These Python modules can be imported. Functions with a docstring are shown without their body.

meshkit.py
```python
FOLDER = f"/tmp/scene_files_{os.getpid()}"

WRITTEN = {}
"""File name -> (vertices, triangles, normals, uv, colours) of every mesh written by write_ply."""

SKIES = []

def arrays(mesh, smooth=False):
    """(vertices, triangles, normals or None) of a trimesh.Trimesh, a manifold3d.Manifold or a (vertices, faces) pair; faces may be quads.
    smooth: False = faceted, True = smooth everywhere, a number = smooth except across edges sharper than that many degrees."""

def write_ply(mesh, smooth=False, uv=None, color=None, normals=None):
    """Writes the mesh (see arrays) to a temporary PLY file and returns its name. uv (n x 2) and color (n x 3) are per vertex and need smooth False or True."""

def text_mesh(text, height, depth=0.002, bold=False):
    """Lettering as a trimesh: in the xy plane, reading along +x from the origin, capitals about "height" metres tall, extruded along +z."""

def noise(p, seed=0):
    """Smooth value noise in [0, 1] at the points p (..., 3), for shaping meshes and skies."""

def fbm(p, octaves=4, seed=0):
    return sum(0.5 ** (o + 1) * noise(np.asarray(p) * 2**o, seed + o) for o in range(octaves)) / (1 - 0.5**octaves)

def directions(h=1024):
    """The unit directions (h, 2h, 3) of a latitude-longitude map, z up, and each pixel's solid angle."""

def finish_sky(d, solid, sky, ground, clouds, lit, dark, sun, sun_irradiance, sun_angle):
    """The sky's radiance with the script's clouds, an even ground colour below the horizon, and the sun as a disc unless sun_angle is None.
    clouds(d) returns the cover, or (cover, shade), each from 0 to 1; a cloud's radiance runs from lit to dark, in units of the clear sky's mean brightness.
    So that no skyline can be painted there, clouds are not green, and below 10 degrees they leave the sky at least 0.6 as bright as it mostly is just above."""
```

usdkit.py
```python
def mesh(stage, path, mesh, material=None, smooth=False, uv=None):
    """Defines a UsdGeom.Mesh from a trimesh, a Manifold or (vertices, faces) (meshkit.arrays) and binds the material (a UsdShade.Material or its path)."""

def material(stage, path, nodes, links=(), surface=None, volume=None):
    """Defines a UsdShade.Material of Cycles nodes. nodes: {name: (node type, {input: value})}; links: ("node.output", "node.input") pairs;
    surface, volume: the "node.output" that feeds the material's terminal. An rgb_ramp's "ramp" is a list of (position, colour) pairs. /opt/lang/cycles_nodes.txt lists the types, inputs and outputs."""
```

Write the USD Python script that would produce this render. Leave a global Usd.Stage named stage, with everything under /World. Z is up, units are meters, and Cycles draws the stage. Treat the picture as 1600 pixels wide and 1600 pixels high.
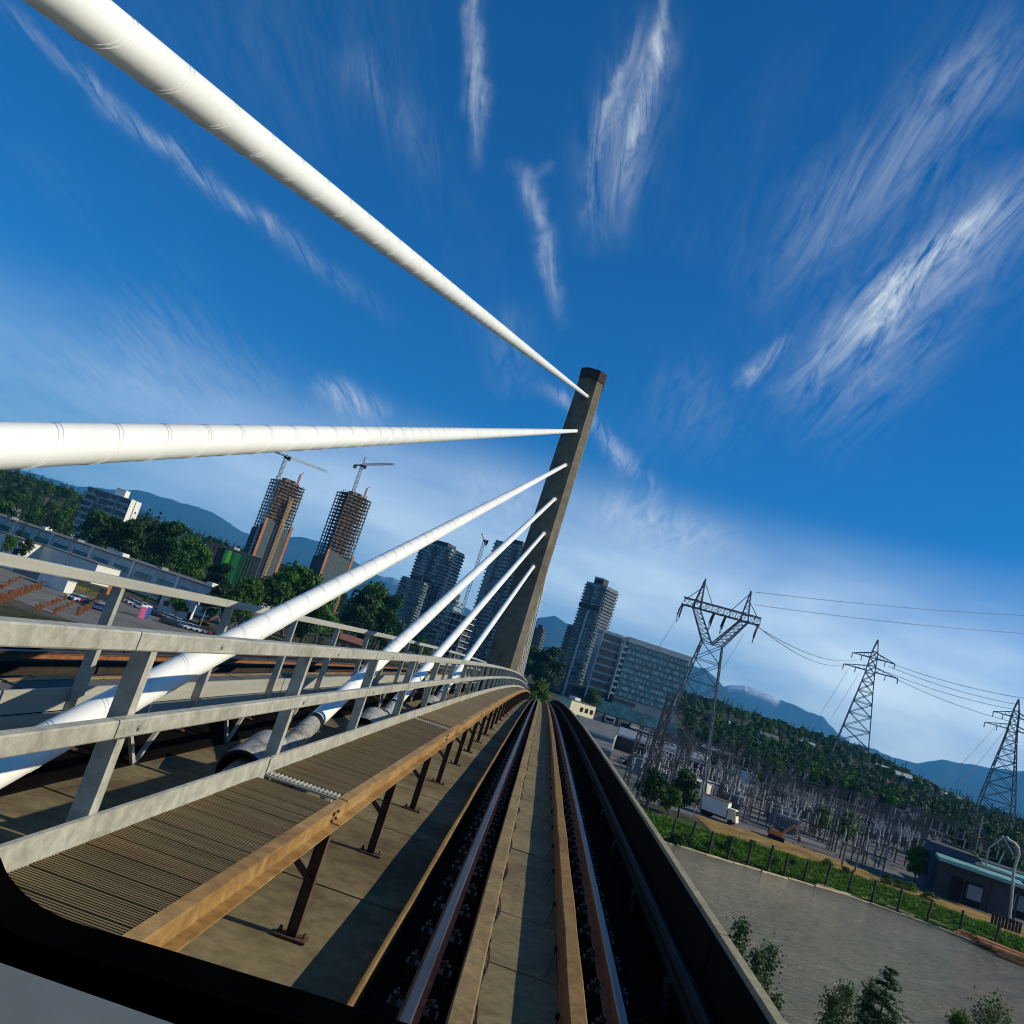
import math, random
import numpy as np
import trimesh, usdkit, meshkit
from pxr import Usd, UsdGeom, UsdLux, UsdShade, Gf, Sdf, Vt

stage = Usd.Stage.CreateInMemory()
UsdGeom.SetStageUpAxis(stage, 'Z'); UsdGeom.SetStageMetersPerUnit(stage, 1.0)
UsdGeom.Xform.Define(stage, '/World'); UsdGeom.Scope.Define(stage, '/World/Looks')
R = random.Random(7); NR = np.random.default_rng(7)
sin, cos, pi = math.sin, math.cos, math.pi

# ------------------------------------------------------------------ camera
PITCH, YAW, ROLL = math.radians(9.2), -0.09283, math.radians(17.8)
FOC = 1350 / 1600 * 36.0
EXPOSURE = 0.06
HAZE, HAZE_COL = 5.7e-5, (0.10, 0.49, 1.0)
fw = np.array([sin(YAW) * cos(PITCH), cos(YAW) * cos(PITCH), sin(PITCH)])
r0 = np.array([cos(YAW), -sin(YAW), 0.0]); u0 = np.cross(r0, fw)
rt = cos(ROLL) * r0 + sin(ROLL) * u0; up = -sin(ROLL) * r0 + cos(ROLL) * u0
cam = UsdGeom.Camera.Define(stage, '/World/camera')
m = Gf.Matrix4d(*rt, 0, *up, 0, *(-fw), 0, 0, 0, 0, 1)
cam.AddTransformOp().Set(m)
cam.CreateHorizontalApertureAttr(36.0); cam.CreateVerticalApertureAttr(36.0)
cam.CreateFocalLengthAttr(FOC); cam.CreateClippingRangeAttr(Gf.Vec2f(0.02, 60000.0))
cam.CreateExposureAttr(EXPOSURE)

# ------------------------------------------------------------------ sky and sun
SUN_EL, SUN_AHEAD = math.radians(31.0), math.radians(4.0)
sd = np.array([cos(SUN_EL) * cos(SUN_AHEAD), cos(SUN_EL) * sin(SUN_AHEAD), sin(SUN_EL)])
SKY_STRENGTH, SUN_INTENSITY = 0.05, 1.25
def pix(px, py):
    d = fw + (px - 800) / 1350 * rt - (py - 800) / 1350 * up
    return d / np.linalg.norm(d)
SKY_TINT = (0.05, 1.06, 2.12)
VEIL = (39.0, 42.0, 39.5)
CLOUD = (14.0, 15.5, 16.8)
sv = pix(860, 1050); se1 = np.cross(sv, [0, 0, 1.0]); se1 /= np.linalg.norm(se1); se2 = np.cross(se1, sv)
STREAKS = [((1046, -30), (968, 305), 13, .55), ((990, 30), (904, 345), 8, .38), ((1025, 0), (930, 380), 46, .30), ((742, -60), (757, 240), 13, .42), ((812, 240), (872, 500), 13, .34), ((870, 250), (830, 280), 10, .10),
    ((1560, 305), (1330, 520), 15, .50), ((1640, 255), (1240, 600), 34, .42), ((1235, 515), (1150, 602), 11, .34), ((1640, 235), (1250, 660), 75, .24), ((1660, 0), (1180, 440), 70, .24), ((-20, -10), (560, 470), 16, .34), ((490, 590), (610, 660), 20, .45),
    ((840, 590), (1022, 775), 14, .42), ((910, 790), (1150, 855), 30, .38), ((540, 60), (690, 260), 36, .10), ((150, 480), (520, 680), 60, .10), ((-40, 540), (330, 660), 70, .13), ((1040, 560), (1150, 720), 60, .06), ((760, 470), (820, 620), 40, .10), ((700, 760), (850, 800), 40, .22)]
N = {'tc': ('texture_coordinate', {}), 's': ('sky_texture', {'sky_type': 'single_scattering', 'sun_disc': False, 'sun_elevation': SUN_EL, 'sun_rotation': math.atan2(sd[0], sd[1]), 'ozone_density': 1.5, 'aerosol_density': 0.35, 'air_density': 0.9}),
     'tint': ('mix_color', {'blend_type': 'multiply', 'fac': 1.0, 'b': SKY_TINT, 'use_clamp_result': False}), 'nrm': ('vector_math', {'math_type': 'normalize'}), 'sp': ('separate_xyz', {}),
     'dv': ('vector_math', {'math_type': 'dot_product', 'vector2': tuple(sv)}), 'd1': ('vector_math', {'math_type': 'dot_product', 'vector2': tuple(se1)}), 'd2': ('vector_math', {'math_type': 'dot_product', 'vector2': tuple(se2)}),
     'cm': ('math', {'math_type': 'maximum', 'value2': 0.08}), 'gx': ('math', {'math_type': 'divide'}), 'gy': ('math', {'math_type': 'divide'}), 'front': ('map_range', {'from_min': 0.1, 'from_max': 0.3, 'clamp': True}),
     # the layer of high cloud as a flat sheet, its fibres drawn out towards the point ahead
     'zo': ('math', {'math_type': 'add', 'value2': 0.16}), 'zm': ('math', {'math_type': 'maximum', 'value2': 0.05}), 'px': ('math', {'math_type': 'divide'}), 'py': ('math', {'math_type': 'divide'}), 'pc': ('combine_xyz', {}),
     'mf': ('mapping', {'scale': (12.0, 1.9, 1.0), 'rotation': (0, 0, 0.05)}), 'nf': ('noise_texture', {'scale': 1.6, 'detail': 10, 'roughness': 0.68, 'distortion': 1.5}), 'mw': ('mapping', {'scale': (1.6, 0.7, 1.0)}), 'nw': ('noise_texture', {'scale': 1.0, 'detail': 5, 'roughness': 0.55}),
     'fib': ('map_range', {'from_min': 0.36, 'from_max': 0.70, 'to_min': 0.0, 'to_max': 1.5, 'clamp': True}), 'base': ('map_range', {'from_min': 0.50, 'from_max': 0.78, 'to_min': 0.0, 'to_max': 1.0, 'clamp': True}),
     'bfm': ('math', {'math_type': 'multiply'}), 'wsp': ('vector_math', {'math_type': 'subtract', 'vector2': (.5, .5, .5)}), 'wsc': ('vector_math', {'math_type': 'scale', 'scale': 0.09}), 'gv': ('combine_xyz', {}), 'gw': ('vector_math', {'math_type': 'add'}), 'nd': ('noise_texture', {'scale': 4.0, 'detail': 7, 'roughness': 0.62}),
     # the veil low over the horizon
     'v1': ('map_range', {'range_type': 'smoothstep', 'from_min': 0.255, 'from_max': 0.01, 'to_min': 0.0, 'to_max': 1.0, 'clamp': True}), 'nv': ('noise_texture', {'scale': 2.2, 'detail': 6, 'roughness': 0.55, 'distortion': 0.3}), 'mv': ('mapping', {'scale': (1.0, 1.0, 3.4)}),
     'vr': ('map_range', {'from_min': 0.34, 'from_max': 0.62, 'to_min': 0.30, 'to_max': 1.0, 'clamp': True}), 'vx': ('map_range', {'range_type': 'smoothstep', 'from_min': -0.75, 'from_max': 0.15, 'to_min': 0.34, 'to_max': 1.0, 'clamp': True}), 'va': ('math', {'math_type': 'multiply'}), 'vb': ('math', {'math_type': 'multiply'}),
     'sm': ('math', {'math_type': 'multiply'}), 'sf': ('math', {'math_type': 'multiply'}), 'bs': ('math', {'math_type': 'multiply_add', 'value2': 0.07}), 'al': ('math', {'math_type': 'add', 'value1': 0.0, 'use_clamp': True}),
     'mx2': ('mix_color', {'b': VEIL, 'use_clamp_result': False}),
     'mix': ('mix_color', {'b': CLOUD, 'use_clamp_result': False}), 'b': ('background_shader', {'strength': SKY_STRENGTH})}
L = [('tc.generated', 'nrm.vector1'), ('nrm.vector', 'sp.vector'), ('nrm.vector', 'dv.vector1'), ('nrm.vector', 'd1.vector1'), ('nrm.vector', 'd2.vector1'), ('dv.value', 'cm.value1'), ('d1.value', 'gx.value1'), ('cm.value', 'gx.value2'), ('d2.value', 'gy.value1'), ('cm.value', 'gy.value2'), ('dv.value', 'front.value'),
     ('sp.z', 'zo.value1'), ('zo.value', 'zm.value1'), ('sp.x', 'px.value1'), ('zm.value', 'px.value2'), ('sp.y', 'py.value1'), ('zm.value', 'py.value2'), ('px.value', 'pc.x'), ('py.value', 'pc.y'), ('pc.vector', 'mf.vector'), ('mf.vector', 'nf.vector'), ('pc.vector', 'mw.vector'), ('mw.vector', 'nw.vector'),
     ('nf.fac', 'fib.value'), ('nw.fac', 'base.value'), ('fib.result', 'bfm.value1'), ('base.result', 'bfm.value2'), ('gx.value', 'gv.x'), ('gy.value', 'gv.y'), ('gv.vector', 'nd.vector'), ('nd.color', 'wsp.vector1'), ('wsp.vector', 'wsc.vector1'), ('gv.vector', 'gw.vector1'), ('wsc.vector', 'gw.vector2'),
     ('sp.z', 'v1.value'), ('nrm.vector', 'mv.vector'), ('mv.vector', 'nv.vector'), ('nv.fac', 'vr.value'), ('sp.x', 'vx.value'), ('v1.result', 'va.value1'), ('vr.result', 'va.value2'), ('va.value', 'vb.value1'), ('vx.result', 'vb.value2')]
prev = None
def gn(p): d = pix(*p); return np.array([d @ se1, d @ se2]) / (d @ sv)
for i, (a, b, w, amp) in enumerate(STREAKS):
    A, B = gn(a), gn(b); Lg = np.linalg.norm(B - A); u = (B - A) / Lg; n = np.array([-u[1], u[0]]); w = w / 1350 * (np.linalg.norm(gn((a[0] + 10, a[1])) - A) * 135 if False else 1.0)
    N[f't{i}'] = ('vector_math', {'math_type': 'dot_product', 'vector2': (u[0] / Lg, u[1] / Lg, 0)}); N[f'o{i}'] = ('math', {'math_type': 'subtract', 'value2': float(A @ u / Lg)})
    N[f'n{i}'] = ('vector_math', {'math_type': 'dot_product', 'vector2': (n[0] / w, n[1] / w, 0)}); N[f'q{i}'] = ('math', {'math_type': 'subtract', 'value2': float(A @ n / w)}); N[f'e{i}'] = ('math', {'math_type': 'multiply'}); N[f'g{i}'] = ('math', {'math_type': 'multiply', 'value2': -1.0}); N[f'x{i}'] = ('math', {'math_type': 'exponent'})
    N[f'p{i}'] = ('rgb_ramp', {'ramp': [(0.0, (0, 0, 0)), (0.1, (0, 0, 0)), (0.3, (amp,) * 3), (0.65, (amp,) * 3), (0.95, (0, 0, 0)), (1.0, (0, 0, 0))]}); N[f'r{i}'] = ('map_range', {'from_min': -0.15, 'from_max': 1.15, 'clamp': True}); N[f'm{i}'] = ('math', {'math_type': 'multiply_add', 'value3': 0.0})
    L += [('gw.vector', f't{i}.vector1'), (f't{i}.value', f'o{i}.value1'), ('gw.vector', f'n{i}.vector1'), (f'n{i}.value', f'q{i}.value1'), (f'q{i}.value', f'e{i}.value1'), (f'q{i}.value', f'e{i}.value2'), (f'e{i}.value', f'g{i}.value1'), (f'g{i}.value', f'x{i}.value1'), (f'o{i}.value', f'r{i}.value'), (f'r{i}.result', f'p{i}.fac'), (f'p{i}.color', f'm{i}.value1'), (f'x{i}.value', f'm{i}.value2')]
    if prev: L.append((prev, f'm{i}.value3'))
    prev = f'm{i}.value'
L += [(prev, 'sf.value1'), ('fib.result', 'sf.value2'), ('sf.value', 'sm.value1'), ('front.result', 'sm.value2'), ('bfm.value', 'bs.value1'), ('sm.value', 'bs.value3'), ('bs.value', 'al.value2'), ('vb.value', 'mx2.fac'),
      ('s.color', 'tint.a'), ('tint.result', 'mix.a'), ('al.value', 'mix.fac'), ('mix.result', 'mx2.a'), ('mx2.result', 'b.color')]
sky = usdkit.material(stage, '/World/Looks/sky_light', N, L, surface='b.background')
dome = UsdLux.DomeLight.Define(stage, '/World/sky')
dome.GetPrim().SetCustomDataByKey('kind', 'structure'); dome.GetPrim().SetCustomDataByKey('label', 'deep blue sky with thin white cirrus streaks')
UsdShade.MaterialBindingAPI.Apply(dome.GetPrim()).Bind(sky)
sun = UsdLux.DistantLight.Define(stage, '/World/sun')
sun.CreateIntensityAttr(SUN_INTENSITY); sun.CreateAngleAttr(0.53); sun.CreateNormalizeAttr(True)
sun.CreateColorAttr(Gf.Vec3f(1.0, 0.92, 0.74))
zx = np.cross([0, 0, 1.0], sd); zx /= np.linalg.norm(zx); zy = np.cross(sd, zx)
sun.AddTransformOp().Set(Gf.Matrix4d(*zx, 0, *zy, 0, *sd, 0, 0, 0, 0, 1))

# ------------------------------------------------------------------ helpers
used = {}
def name_of(parent, name):
    k = (parent, name); n = used.get(k, -1) + 1; used[k] = n
    return f'{parent}/{name}' + (f'_{n:03d}' if n else '')
def tag(p, label=None, cat=None, group=None, kind=None):
    p = p.GetPrim() if hasattr(p, 'GetPrim') else p
    for k, v in (('label', label), ('category', cat), ('group', group), ('kind', kind)):
        if v: p.SetCustomDataByKey(k, v)
    return p
def thing(name, label, cat, loc=(0, 0, 0), rz=0.0, sc=1.0, group=None, kind=None):
    path = name_of('/World', name)
    x = UsdGeom.Xform.Define(stage, path)
    x.AddTranslateOp().Set(Gf.Vec3d(*map(float, loc))); x.AddRotateZOp().Set(float(math.degrees(rz)))
    s = (sc,) * 3 if np.ndim(sc) == 0 else sc
    x.AddScaleOp().Set(Gf.Vec3f(*map(float, s)))
    tag(x, label, cat, group, kind); return path
def copy_of(path, loc, rz=0.0, sc=1.0, label=None, group=None):
    src = stage.GetPrimAtPath(path); d = src.GetCustomData(); base = path.rsplit('/', 1)[1]
    if base[-4:-3] == '_' and base[-3:].isdigit(): base = base[:-4]
    p = thing(base, label or d['label'], d['category'], loc, rz, sc, group or d.get('group'))
    q = stage.GetPrimAtPath(p); q.GetReferences().AddInternalReference(path); q.SetInstanceable(True)
    return p
class MB:
    def __init__(s): s.v = []; s.f = []; s.n = 0
    def add(s, v, f):
        v = np.asarray(v, float); f = np.asarray(f, int)
        if f.shape[1] == 4: f = np.vstack([f[:, [0, 1, 2]], f[:, [0, 2, 3]]])
        s.v.append(v); s.f.append(f + s.n); s.n += len(v); return s
    def hexa(s, c):   # 8 corners: bottom 4 ccw, top 4 ccw
        return s.add(c, [[0, 3, 2, 1], [4, 5, 6, 7], [0, 1, 5, 4], [1, 2, 6, 5], [2, 3, 7, 6], [3, 0, 4, 7]])
    def box(s, x0, x1, y0, y1, z0, z1):
        return s.hexa([(x0, y0, z0), (x1, y0, z0), (x1, y1, z0), (x0, y1, z0), (x0, y0, z1), (x1, y0, z1), (x1, y1, z1), (x0, y1, z1)])
    def obox(s, c, sx, sy, sz, a=0.0):   # centre of the base, rotated about z
        ca, sa = cos(a), sin(a); o = []
        for z in (0, sz):
            for x, y in ((-1, -1), (1, -1), (1, 1), (-1, 1)):
                X, Y = x * sx / 2, y * sy / 2
                o.append((c[0] + ca * X - sa * Y, c[1] + sa * X + ca * Y, c[2] + z))
        return s.hexa(o)
    def bar(s, p, q, w, h=None, upv=(0, 0, 1)):
        h = h or w; p, q = np.asarray(p, float), np.asarray(q, float); d = q - p; d /= np.linalg.norm(d) + 1e-9
        u = np.asarray(upv, float)
        if abs(d @ u) > 0.97: u = np.array([0, 1.0, 0]) if abs(d[1]) < 0.9 else np.array([1.0, 0, 0])
        a = np.cross(d, u); a /= np.linalg.norm(a); b = np.cross(a, d)
        a, b = a * w / 2, b * h / 2
        return s.add([p - a - b, p + a - b, p + a + b, p - a + b, q - a - b, q + a - b, q + a + b, q - a + b],
                     [[0, 1, 2, 3], [7, 6, 5, 4], [0, 4, 5, 1], [1, 5, 6, 2], [2, 6, 7, 3], [3, 7, 4, 0]])
    def tube(s, pts, r, n=8, caps=True):
        p = np.asarray(pts, float); k = len(p); r = np.broadcast_to(r, (k,))
        t = np.gradient(p, axis=0); t /= np.linalg.norm(t, axis=1, keepdims=True) + 1e-12
        u = np.array([0, 0, 1.0]) if abs(t[0][2]) < 0.9 else np.array([1.0, 0, 0])
        a = np.cross(t, u); a /= np.linalg.norm(a, axis=1, keepdims=True) + 1e-12; b = np.cross(a, t)
        an = np.arange(n) * 2 * pi / n
        v = p[:, None] + r[:, None, None] * (np.cos(an)[None, :, None] * a[:, None] + np.sin(an)[None, :, None] * b[:, None])
        f = []
        for i in range(k - 1):
            for j in range(n):
                j2 = (j + 1) % n; f.append([i * n + j, i * n + j2, (i + 1) * n + j2, (i + 1) * n + j])
        v = v.reshape(-1, 3); s.add(v, f)
        if caps:
            for e, o in ((0, 1), (k - 1, -1)):
                ring = v[e * n:(e + 1) * n]; idx = [[0, i, i + 1][::o] for i in range(1, n - 1)]; s.add(ring, idx)
        return s
    def prism(s, poly, z0, z1):      # convex-ish polygon (ccw) extruded in z
        n = len(poly); p = [(x, y, z0) for x, y in poly] + [(x, y, z1) for x, y in poly]
        f = [[i, (i + 1) % n, n + (i + 1) % n] for i in range(n)] + [[i, n + (i + 1) % n, n + i] for i in range(n)]
        f += [[0, i + 1, i] for i in range(1, n - 1)] + [[n, n + i, n + i + 1] for i in range(1, n - 1)]
        return s.add(p, f)
    def build(s, name, mat, parent='/World', smooth=False, kind=None, label=None):
        path = name_of(parent, name)
        v, f = np.vstack(s.v), np.vstack(s.f)
        usdkit.mesh(stage, path, (v, f), mat, smooth)
        if kind or label: tag(stage.GetPrimAtPath(path), label, None, None, kind)
        return path
# the picture's rays, for finding where things stand: a point at depth y, at height z, at offset x
def ray(px, py):
    d = fw + (px - 800) / 1350 * rt - (py - 800) / 1350 * up
    return d / d[1]
def AY(px, py, y): return ray(px, py) * y
def AZ(px, py, z): d = ray(px, py); return d * (z / d[2])

# ------------------------------------------------------------------ materials
def MAT(name, nodes, links, surface='p.BSDF', volume=None):
    return usdkit.material(stage, '/World/Looks/' + name, nodes, links, surface=surface, volume=volume)
def plain(name, c, rough=0.7, metal=0.0, var=0.15, scale=3.0, bump=0.0, spec=0.4, detail=6, c2=None, stretch=(1, 1, 1), obj=False):
    """a colour broken up by two noises, in metres"""
    c = np.array(c, float); c2 = np.array(c2) if c2 is not None else c * (1 - 2 * var)
    src = ('texture_coordinate', {}) if obj else ('geometry', {})
    n = {'g': src, 'mp': ('mapping', {'scale': tuple(scale * k for k in stretch)}), 'n': ('noise_texture', {'scale': 1.0, 'detail': detail, 'roughness': 0.62}),
         'r': ('rgb_ramp', {'ramp': [(0.3, tuple(c2)), (0.7, tuple(np.minimum(c * (1 + var), 1)))]}),
         'p': ('principled_bsdf', {'roughness': rough, 'metallic': metal, 'specular_ior_level': spec})}
    l = [('g.object' if obj else 'g.position', 'mp.vector'), ('mp.vector', 'n.vector'), ('n.fac', 'r.fac'), ('r.color', 'p.base_color')]
    if bump:
        n['b'] = ('bump', {'strength': min(1, bump * 10), 'distance': bump}); l += [('n.fac', 'b.height'), ('b.normal', 'p.normal')]
    return MAT(name, n, l)
def stained(name, base, stain, dark, s1=0.5, s2=6.0, rough=0.85, bump=0.01, spec=0.25):
    """weathered concrete: large stains, small specks"""
    n = {'g': ('geometry', {}), 'n1': ('noise_texture', {'scale': s1, 'detail': 7, 'roughness': 0.65, 'distortion': 0.6}), 'n2': ('noise_texture', {'scale': s2, 'detail': 8, 'roughness': 0.7}),
         'r1': ('rgb_ramp', {'ramp': [(0.35, dark), (0.52, base), (0.72, stain)]}), 'r2': ('rgb_ramp', {'ramp': [(0.3, (0.55, 0.55, 0.55)), (0.6, (1, 1, 1)), (0.85, (1.25, 1.22, 1.15))]}),
         'mx': ('mix_color', {'blend_type': 'multiply', 'fac': 1.0, 'use_clamp_result': False}), 'b': ('bump', {'strength': 0.5, 'distance': bump}),
         'p': ('principled_bsdf', {'roughness': rough, 'specular_ior_level': spec})}
    l = [('g.position', 'n1.vector'), ('g.position', 'n2.vector'), ('n1.fac', 'r1.fac'), ('n2.fac', 'r2.fac'), ('r1.color', 'mx.a'), ('r2.color', 'mx.b'), ('mx.result', 'p.base_color'), ('n2.fac', 'b.height'), ('b.normal', 'p.normal')]
    return MAT(name, n, l)
def leafmat(name, c1, c2, trans=0.3):
    n = {'oi': ('geometry', {}), 'r': ('rgb_ramp', {'ramp': [(0.0, c1), (1.0, c2)]}),
         'ob': ('object_info', {}), 'h': ('hsv', {'saturation': 1.0}), 'mr': ('map_range', {'from_min': 0.0, 'from_max': 1.0, 'to_min': 0.65, 'to_max': 1.3}),
         'p': ('principled_bsdf', {'roughness': 0.6, 'specular_ior_level': 0.25}), 't': ('translucent_bsdf', {}), 'mx': ('mix_closure', {'fac': trans})}
    l = [('oi.random_per_island', 'r.fac'), ('r.color', 'h.color'), ('ob.random', 'mr.value'), ('mr.result', 'h.value'), ('h.color', 'p.base_color'), ('h.color', 't.color'), ('p.BSDF', 'mx.closure1'), ('t.BSDF', 'mx.closure2')]
    return MAT(name, n, l, surface='mx.closure')
M = {}
M['deck'] = stained('deck_concrete', (0.19, 0.148, 0.072), (0.27, 0.215, 0.11), (0.11, 0.07, 0.032), 0.6, 6)
M['slab'] = stained('slab_concrete', (0.205, 0.165, 0.085), (0.24, 0.195, 0.1), (0.14, 0.108, 0.06), 0.9, 9)
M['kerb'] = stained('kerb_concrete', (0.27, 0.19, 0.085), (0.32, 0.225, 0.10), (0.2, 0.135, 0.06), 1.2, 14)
M['kerb2'] = stained('rusty_kerb', (0.23, 0.135, 0.045), (0.27, 0.16, 0.06), (0.17, 0.095, 0.03), 1.5, 14)
M['trough'] = stained('dusty_bed_painted_shade', (0.008, 0.0068, 0.0055), (0.013, 0.011, 0.008), (0.005, 0.0045, 0.004), 1.0, 9, 1.0, 0.01, 0.02)  # brake dust, blackened further to paint in the shade of the rail slots
M['parapet'] = stained('parapet_edge', (0.30, 0.265, 0.17), (0.36, 0.32, 0.21), (0.22, 0.19, 0.12), 0.6, 10)
M['parapet_shade'] = stained('lining_painted_shade', (0.009, 0.0085, 0.008), (0.014, 0.013, 0.012), (0.006, 0.006, 0.006), 0.8, 5, 1.0, 0.01, 0.02)  # darker copy of the far lining: the near side's shade is in its colour
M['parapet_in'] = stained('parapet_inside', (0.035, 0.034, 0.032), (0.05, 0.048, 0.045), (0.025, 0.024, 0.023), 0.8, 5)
M['tower'] = stained('tower_concrete', (0.19, 0.167, 0.118), (0.23, 0.2, 0.14), (0.145, 0.125, 0.085), 0.18, 1.6)
M['paint'] = stained('beige_painted_steel', (0.45, 0.43, 0.345), (0.49, 0.465, 0.375), (0.36, 0.33, 0.25), 0.8, 9, 0.5, 0.0006, 0.35)
M['paint_far'] = plain('grey_painted_steel', (0.37, 0.355, 0.295), 0.55, 0, 0.12, 3.0, 0, 0.35, stretch=(1, 0.12, 2.5))
M['rust_paint'] = stained('ochre_rusted_beam', (0.37, 0.215, 0.068), (0.44, 0.275, 0.10), (0.24, 0.12, 0.035), 1.0, 9, 0.6, 0.001, 0.3)
M['leg_steel'] = plain('rusty_brown_steel', (0.11, 0.055, 0.032), 0.7, 0, 0.2, 6, 0.001)
M['plank'] = plain('weathered_plank', (0.185, 0.137, 0.064), 0.8, 0, 0.2, 5.0, 0.001, 0.2, stretch=(0.25, 4, 1))
M['plank_b'] = plain('brown_plank', (0.20, 0.132, 0.064), 0.8, 0, 0.2, 5.0, 0.001, 0.2, stretch=(0.25, 4, 1))
M['plank_c'] = plain('grey_plank', (0.125, 0.118, 0.105), 0.8, 0, 0.2, 5.0, 0.001, 0.2, stretch=(0.25, 4, 1))
M['galv'] = plain('galvanised_steel', (0.45, 0.45, 0.42), 0.5, 0.3, 0.2, 8)
M['white_pipe'] = None
M['grey_pipe'] = stained('mossy_grey_pipe', (0.36, 0.36, 0.33), (0.5, 0.5, 0.46), (0.14, 0.14, 0.12), 3.0, 16, 0.6, 0.001)
M['pipe_low'] = stained('greenish_pipe', (0.25, 0.25, 0.18), (0.3, 0.3, 0.22), (0.16, 0.16, 0.12), 2, 9, 0.6, 0.001)
M['rubber'] = MAT('black_rubber', {'p': ('principled_bsdf', {'base_color': (0.006, 0.006, 0.007), 'roughness': 0.5, 'specular_ior_level': 0.2})}, [])
M['gasket'] = MAT('matt_black_gasket', {'p': ('principled_bsdf', {'base_color': (0.0015, 0.0015, 0.0018), 'roughness': 1.0, 'specular_ior_level': 0.0})}, [])
M['rail_top'] = plain('polished_rail_head', (0.16, 0.145, 0.14), 0.42, 0.9, 0.25, 3, 0, stretch=(14, 0.25, 1))
M['rust'] = plain('rusty_rail', (0.26, 0.105, 0.035), 0.75, 0, 0.2, 8, 0.001, c2=(0.13, 0.05, 0.02))
M['clip'] = plain('rail_clip', (0.035, 0.03, 0.025), 0.55, 0.2, 0.3, 20)
M['third'] = plain('power_rail_cover', (0.022, 0.024, 0.03), 0.7, 0.0, 0.15, 2, 0, 0.15)
M['third_b'] = plain('power_rail_steel', (0.02, 0.02, 0.022), 0.8, 0.0, 0.15, 2, 0, 0.1)
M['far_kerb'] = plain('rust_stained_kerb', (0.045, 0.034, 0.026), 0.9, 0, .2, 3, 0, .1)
M['black'] = plain('black_cable', (0.012, 0.011, 0.01), 0.6, 0, 0.2, 10)
M['sill'] = plain('grey_sill_plastic', (0.13, 0.15, 0.165), 0.6, 0, 0.06, 30)
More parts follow.
